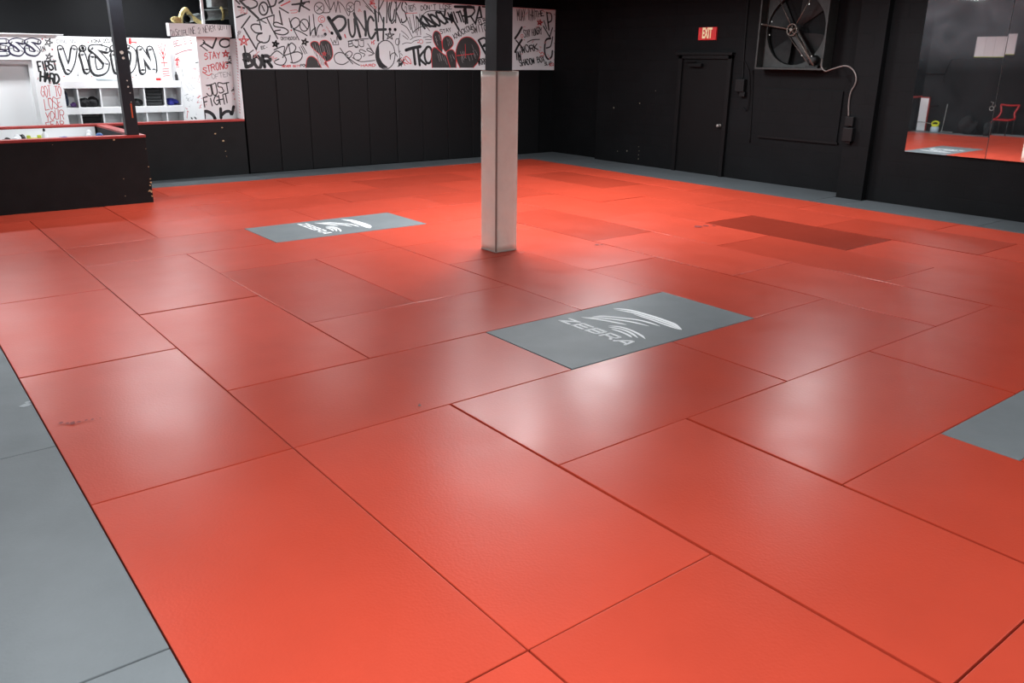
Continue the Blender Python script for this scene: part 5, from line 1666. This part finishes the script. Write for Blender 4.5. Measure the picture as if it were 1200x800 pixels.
box('box_body', 8.40, 8.48, 2.095, 2.255, .86, 1.06, M['box'], eb2, .008); box('upper_box', 8.42, 8.48, 2.12, 2.25, 1.085, 1.22, M['box'], eb2, .006); box('hub', 8.43, 8.47, 2.13, 2.20, .825, .86, M['box'], eb2, .004)
bm = bmesh.new(); tube(bm, [(8.46, 2.20, 1.06), (8.46, 2.20, 1.085)], .012, 8); link('nipple', bm, M['box'], eb2)
# paint flecks on the black wall
bm = bmesh.new(); rr = random.Random(2)
for (y, z, s) in ((7.72, 1.08, .014), (6.95, .12, .010), (6.95, .20, .008), (6.94, .28, .008), (6.96, .36, .007), (7.28, .25, .012), (7.0, 1.2, .01), (6.6, 1.45, .008), (7.55, .22, .008), (5.6, .9, .005)):
    bm.faces.new([bm.verts.new((8.8985, y + s * math.cos(k * PI / 3) * rr.uniform(.6, 1.1), z + s * 1.2 * math.sin(k * PI / 3))) for k in range(6)])
wrr = bpy.data.objects['wall_right']; link('paint_fleck', bm, mat('plaster_fleck', (.3, .27, .2), .8), wrr, smooth=None)

# mirrors
def mirror(name, y0, y1, yaw, pit, lab):
    t = bpy.data.objects.new(name, None); COL.objects.link(t); t.location = (8.578, y1, .775); tag(t, lab, 'mirror', 'wall mirrors')
    R = Matrix.Rotation(yaw, 4, 'Z') @ Matrix.Rotation(pit, 4, 'Y')
    for nm, ex, m in (('glass', .0, 'mirror'), ('backing', .004, 'mirroredge')):
        bm = bmesh.new()
        if nm == 'glass': bx(bm, -.003, .003, y0 - y1, 0, 0, 2.44)
        else: bx(bm, .003, .009, y0 - y1 - .001, .002, -.002, 2.442)
        bmesh.ops.transform(bm, matrix=R, verts=bm.verts)
        o = link(nm, bm, M[m]); o.parent = t
    return t
mirror('wall_mirror', .20, 1.33, math.radians(-.5), math.radians(-.45), 'left panel of the wall mirror reflecting white panels and a yellow sprayer')
mirror('wall_mirror', -.96, .194, math.radians(-.55), math.radians(-.60), 'right panel of the wall mirror cut by the photo edge, reflecting a red chair')

# ------------------------------------------------------------------ left wall items (seen in the mirror)
for i in range(4):
    y0 = 6.29 - .245 * i
    t = thing('display_board', (-3.59, y0, 2.02), 'flat white panel high on the black wall, %s from the left in the mirror' % ORD[i + 1], 'panel', 'white panels reflected in the mirror')
    box('panel_face', -3.598, -3.575, y0 - .241, y0, 2.02, 2.52, M['white'], t, .002)
    box('panel_edge', -3.598, -3.57, y0 - .241, y0, 2.005, 2.02, M['plastic_lime'], t)
# sprayer
sp = thing('yellow_sprayer', (-3.40, 6.95, 0), 'yellow and pale blue pump sprayer standing on the gray mat, reflected in the mirror', 'sprayer')
link('jug', lathe(bmesh.new(), [(.10, 0), (.11, .01), (.11, .12), (.09, .15)], (-3.40, 6.95, .001), 18), M['jug'], sp)
bm = lathe(bmesh.new(), [(.092, .15), (.09, .19), (.04, .21)], (-3.40, 6.95, 0), 16)
tube(bm, crom([(-3.40, 6.88, .17), (-3.40, 6.86, .26), (-3.40, 6.95, .29), (-3.40, 7.04, .25), (-3.40, 7.03, .18)], 5), .022, 8)
link('handle', bm, M['plastic_yellow'], sp)
bm = bmesh.new(); tube(bm, [(-3.40, 7.03, .21), (-3.40, 7.25, .245), (-3.40, 7.48, .25)], .010, 8); link('wand', bm, M['chrome'], sp)
pipe('leaning_rod', [(-3.50, 6.79, .0), (-3.55, 6.79, .4), (-3.588, 6.79, .76)], .010, M['chrome'], 'thin metal rod leaning on the black wall, reflected in the mirror', 'rod')
pipe('floor_bar', [(-3.45, 6.80, .02), (-3.44, 6.62, .02), (-3.43, 6.45, .02)], .016, M['chrome'], 'metal bar lying on the gray mat, reflected in the mirror', 'bar')
wg = thing('half_gate', (-3.45, 7.40, 0), 'white slanted gate panel with red edge beside the half wall, reflected in mirror', 'gate')
bm = bmesh.new(); bx(bm, -3.57, -3.52, 7.30, 7.54, .002, .90, .003, mtx=Matrix.Translation((0, 0, 0))); link('gate_panel', bm, M['white'], wg)
bm = bmesh.new(); bx(bm, -3.572, -3.515, 7.28, 7.30, .002, .93); bx(bm, -3.572, -3.515, 7.28, 7.545, .90, .93); link('red_edge', bm, M['redtrim'], wg)
# folding chair
ch = thing('folding_chair', (-3.25, 5.1, 0), 'red tubular chair with an open back against the black wall, reflected in the mirror', 'chair')
for y in (4.90, 5.30):
    bm = bmesh.new(); tube(bm, crom([(-3.10, y, .40), (-3.30, y + (.02 if y > 5 else -.02), .42), (-3.36, y - (.03 if y > 5 else -.03), .55), (-3.40, y, .66), (-3.42, y + (.03 if y > 5 else -.03), .76)], 5), .022, 8); link('back_frame', bm, M['redpaint'], ch)
bm = bmesh.new(); tube(bm, [(-3.42, 4.87, .755), (-3.43, 5.1, .74), (-3.42, 5.33, .755)], .024, 8); link('top_rail', bm, M['redpaint'], ch)
bm = bmesh.new(); bx(bm, -3.40, -3.02, 4.90, 5.30, .375, .40, .01); link('seat', bm, M['redpaint'], ch)
for (x, y) in ((-3.05, 4.92), (-3.05, 5.28), (-3.38, 4.92), (-3.38, 5.28)):
    bm = bmesh.new(); tube(bm, [(x, y, .375), (x + (.04 if x > -3.2 else -.04), y, .001)], .012, 8); link('leg', bm, M['plastic_black'], ch)
lump('dark_bag', (-3.38, 6.02, .20), (.14, .22, .24), M['cloth_black'], 51, 'dark slumped gym bag against the black wall, left of the reflected chair', 'bag', .25, -.198)
lump('dark_bag', (-3.38, 5.50, .17), (.12, .10, .2), M['cloth_gray'], 52, 'smaller dark bag between the slumped bag and the reflected chair', 'bag', .25, -.168)
bm = bmesh.new(); tube(bm, [(-3.585, 5.59 + .055 * math.cos(2 * PI * k / 20), .70 + .055 * math.sin(2 * PI * k / 20)) for k in range(20)], .011, 6, closed=True); tube(bm, [(-3.585, 5.59, .755), (-3.585, 5.57, .85), (-3.585, 5.64, .87)], .009, 6)
tag(link('wall_ring', bm, M['chrome']), 'metal ring bracket on the black wall, reflected left of the red chair', 'ring')
pipe('wall_conduit', [(-3.585, 7.0, 1.33), (-3.585, 7.02, 1.5), (-3.585, 6.9, 1.9), (-3.585, 6.7, 1.95), (-3.585, 5.3, 1.96)], .012, M['frame'], 'black curved conduit under the reflected white panels')
pipe('wall_rail', [(-3.585, 7.5, .70), (-3.585, 7.05, .70)], .02, M['frame'], 'short black rail low on the reflected wall near the gate', 'rail', False)
pipe('upper_rail', [(-3.585, 7.55, 1.55), (-3.585, 7.03, 1.55)], .018, M['frame'], 'short black rail higher on the reflected wall beside the conduit', 'rail', False)

# damage marks on mats (flat scuffs)
def scuff(parent_xy, spots, m, name):
    tgt = None
    for o in COL.objects:
        if o.name.startswith('gym_mat') and o.type == 'MESH':
            sx, sy = (o.dimensions.x, o.dimensions.y) if abs(o.rotation_euler.z) < .1 else (o.dimensions.y, o.dimensions.x)
            if abs(o.location.x - parent_xy[0]) < sx / 2 and abs(o.location.y - parent_xy[1]) < sy / 2: tgt = o
    bm = bmesh.new(); r = random.Random(9)
    for x, y, s in spots:
        bm.faces.new([bm.verts.new((x + s * math.cos(k * PI / 3) * r.uniform(.5, 1.2), y + s * math.sin(k * PI / 3) * r.uniform(.5, 1.2), .0025)) for k in range(6)])
    o = link(name, bm, m, None, smooth=None)
    if tgt is not None:
        bpy.context.view_layer.update()
        o.parent = tgt; o.matrix_parent_inverse = tgt.matrix_world.inverted()
bpy.context.view_layer.update()
DK = mat('dark_red_tear', (.20, .012, .010), .6); GW = mat('pale_scuff', (.32, .35, .37), .6); GD = mat('dark_scuff', (.05, .055, .06), .6)

scuff((-2.5, 0), [(-2.92, .075, .014), (-2.895, .05, .012), (-2.87, .035, .022), (-2.84, .03, .012), (-2.80, .03, .012), (-2.77, .02, .010), (-2.73, .012, .006)], DK, 'torn_spot')
scuff((-3.2, .5), [(-3.035, .47, .035), (-3.02, .52, .02)], GW, 'pale_scuff')
scuff((-1.5, -.92), [(-1.16, -.92, .012), (-1.15, -.90, .006)], GD, 'dark_scuff')
scuff((2.5, 1.8), [(2.9, 1.82, .03), (2.95, 1.80, .02)], DK, 'torn_spot')
scuff((4.5, 1.8), [(4.72, 1.87, .07), (4.84, 1.86, .05), (4.93, 1.8, .03)], DK, 'torn_spot')
# ------------------------------------------------------------------ lights
def fixture(x, y, z, length, watt, lab, rot=0, w=.22, color=(.95, .975, 1.0)):
    t = thing('ceiling_light', (x, y, z), lab, 'light', 'tube lights')
    dx, dy = (length / 2, w / 2) if not rot else (w / 2, length / 2)
    hs_ = box('housing', x - dx, x + dx, y - dy, y + dy, z, z + .06, M['fixture'], t, .004)
    for s in (-1, 1):
        bm = bmesh.new()
        if not rot: tube(bm, [(x - dx + .03, y + s * .055, z - .02), (x + dx - .03, y + s * .055, z - .02)], .014, 8)
        else: tube(bm, [(x + s * .055, y - dy + .03, z - .02), (x + s * .055, y + dy - .03, z - .02)], .014, 8)
        link('tube', bm, M['tube'], hs_)
    for s in (-1, 1):
        bm = bmesh.new(); p = (x + s * dx * .7, y, 0) if not rot else (x, y + s * dy * .7, 0)
        tube(bm, [(p[0], p[1], z + .06), (p[0], p[1], CZ)], .006, 6); link('hanger', bm, M['frame'], t)
    la = bpy.data.lights.new('tube_light', 'AREA'); la.shape = 'RECTANGLE'; la.size = length if not rot else w; la.size_y = w if not rot else length
    la.energy = watt; la.color = color
    lo = bpy.data.objects.new('tube_light', la); COL.objects.link(lo); lo.location = (x, y, z - .045)
    return t
Z = 3.2
for x, y, e, lab in ((2.8, 3.5, 235, 'tube light hanging over the middle of the mats'), (5.9, 4.7, 165, 'tube light hanging over the right side of the mats'),
                     (-.65, 7.5, 80, 'tube light hanging above the front of the black enclosure'), (2.5, 8.0, 28, 'tube light hanging before the left half of the graffiti board'),
                     (5.6, 8.0, 28, 'tube light hanging before the right half of the graffiti board'),
                     (-3.2, -3.5, 185, 'added unseen tube light above the left gray border near the camera'), (1.0, -6.1, 130, 'added unseen tube light behind the camera near the rear wall'),  # both added as fill for the near mats and the pillar pad
                     (4.9, -5.6, 60, 'added unseen tube light at the near right, out toward the mirror'), (6.6, 1.2, 85, 'added unseen tube light out in front of the mirror'),  # both added out of view to brighten the right mats and pad
                     (7.4, -4.6, 45, 'added unseen tube light close to the mirror wall near the camera side')):  # added out of view as general fill along the near right
    fixture(x, y, Z, 1.2, e, lab)
fixture(-3.1, 2.2, Z, 1.2, 68, 'added unseen tube light along the left wall', 1)  # added to lift the diffuse light on the left-middle mats
fixture(.55, 10.65, 3.25, 1.2, 80, 'tube light hanging in the bright lobby behind the low wall')
fixture(-2.2, 10.6, 3.25, 1.2, 80, 'tube light hanging at the left end of the lobby')

# ------------------------------------------------------------------ world, view, camera
w = bpy.data.worlds.new('World'); bpy.context.scene.world = w; w.use_nodes = True
bg = w.node_tree.nodes['Background']; bg.inputs['Color'].default_value = (.5, .55, .65, 1); bg.inputs['Strength'].default_value = .02
sc = bpy.context.scene
sc.view_settings.view_transform = 'Standard'; sc.view_settings.look = 'None'; sc.view_settings.exposure = 0.0
sc.cycles.max_bounces = 6; sc.cycles.diffuse_bounces = 3; sc.cycles.glossy_bounces = 4
sc.cycles.use_denoising = True; sc.cycles.denoising_prefilter = 'ACCURATE'; sc.cycles.sample_clamp_indirect = 4.0
cam = bpy.data.cameras.new('camera'); co = bpy.data.objects.new('camera', cam); COL.objects.link(co)
cam.sensor_width = 36; cam.lens = 28.9227; cam.clip_start = .05
Rr, Dn, Fw = Vector((.7894473, -.6137269, .0105973)), Vector((-.1901915, -.2609885, -.9464207)), Vector((.5836096, .7451338, -.3227623))
m4 = Matrix((( Rr.x, -Dn.x, -Fw.x, -3.5379), (Rr.y, -Dn.y, -Fw.y, -4.8509), (Rr.z, -Dn.z, -Fw.z, 1.9702), (0, 0, 0, 1)))
co.matrix_world = m4; sc.camera = co
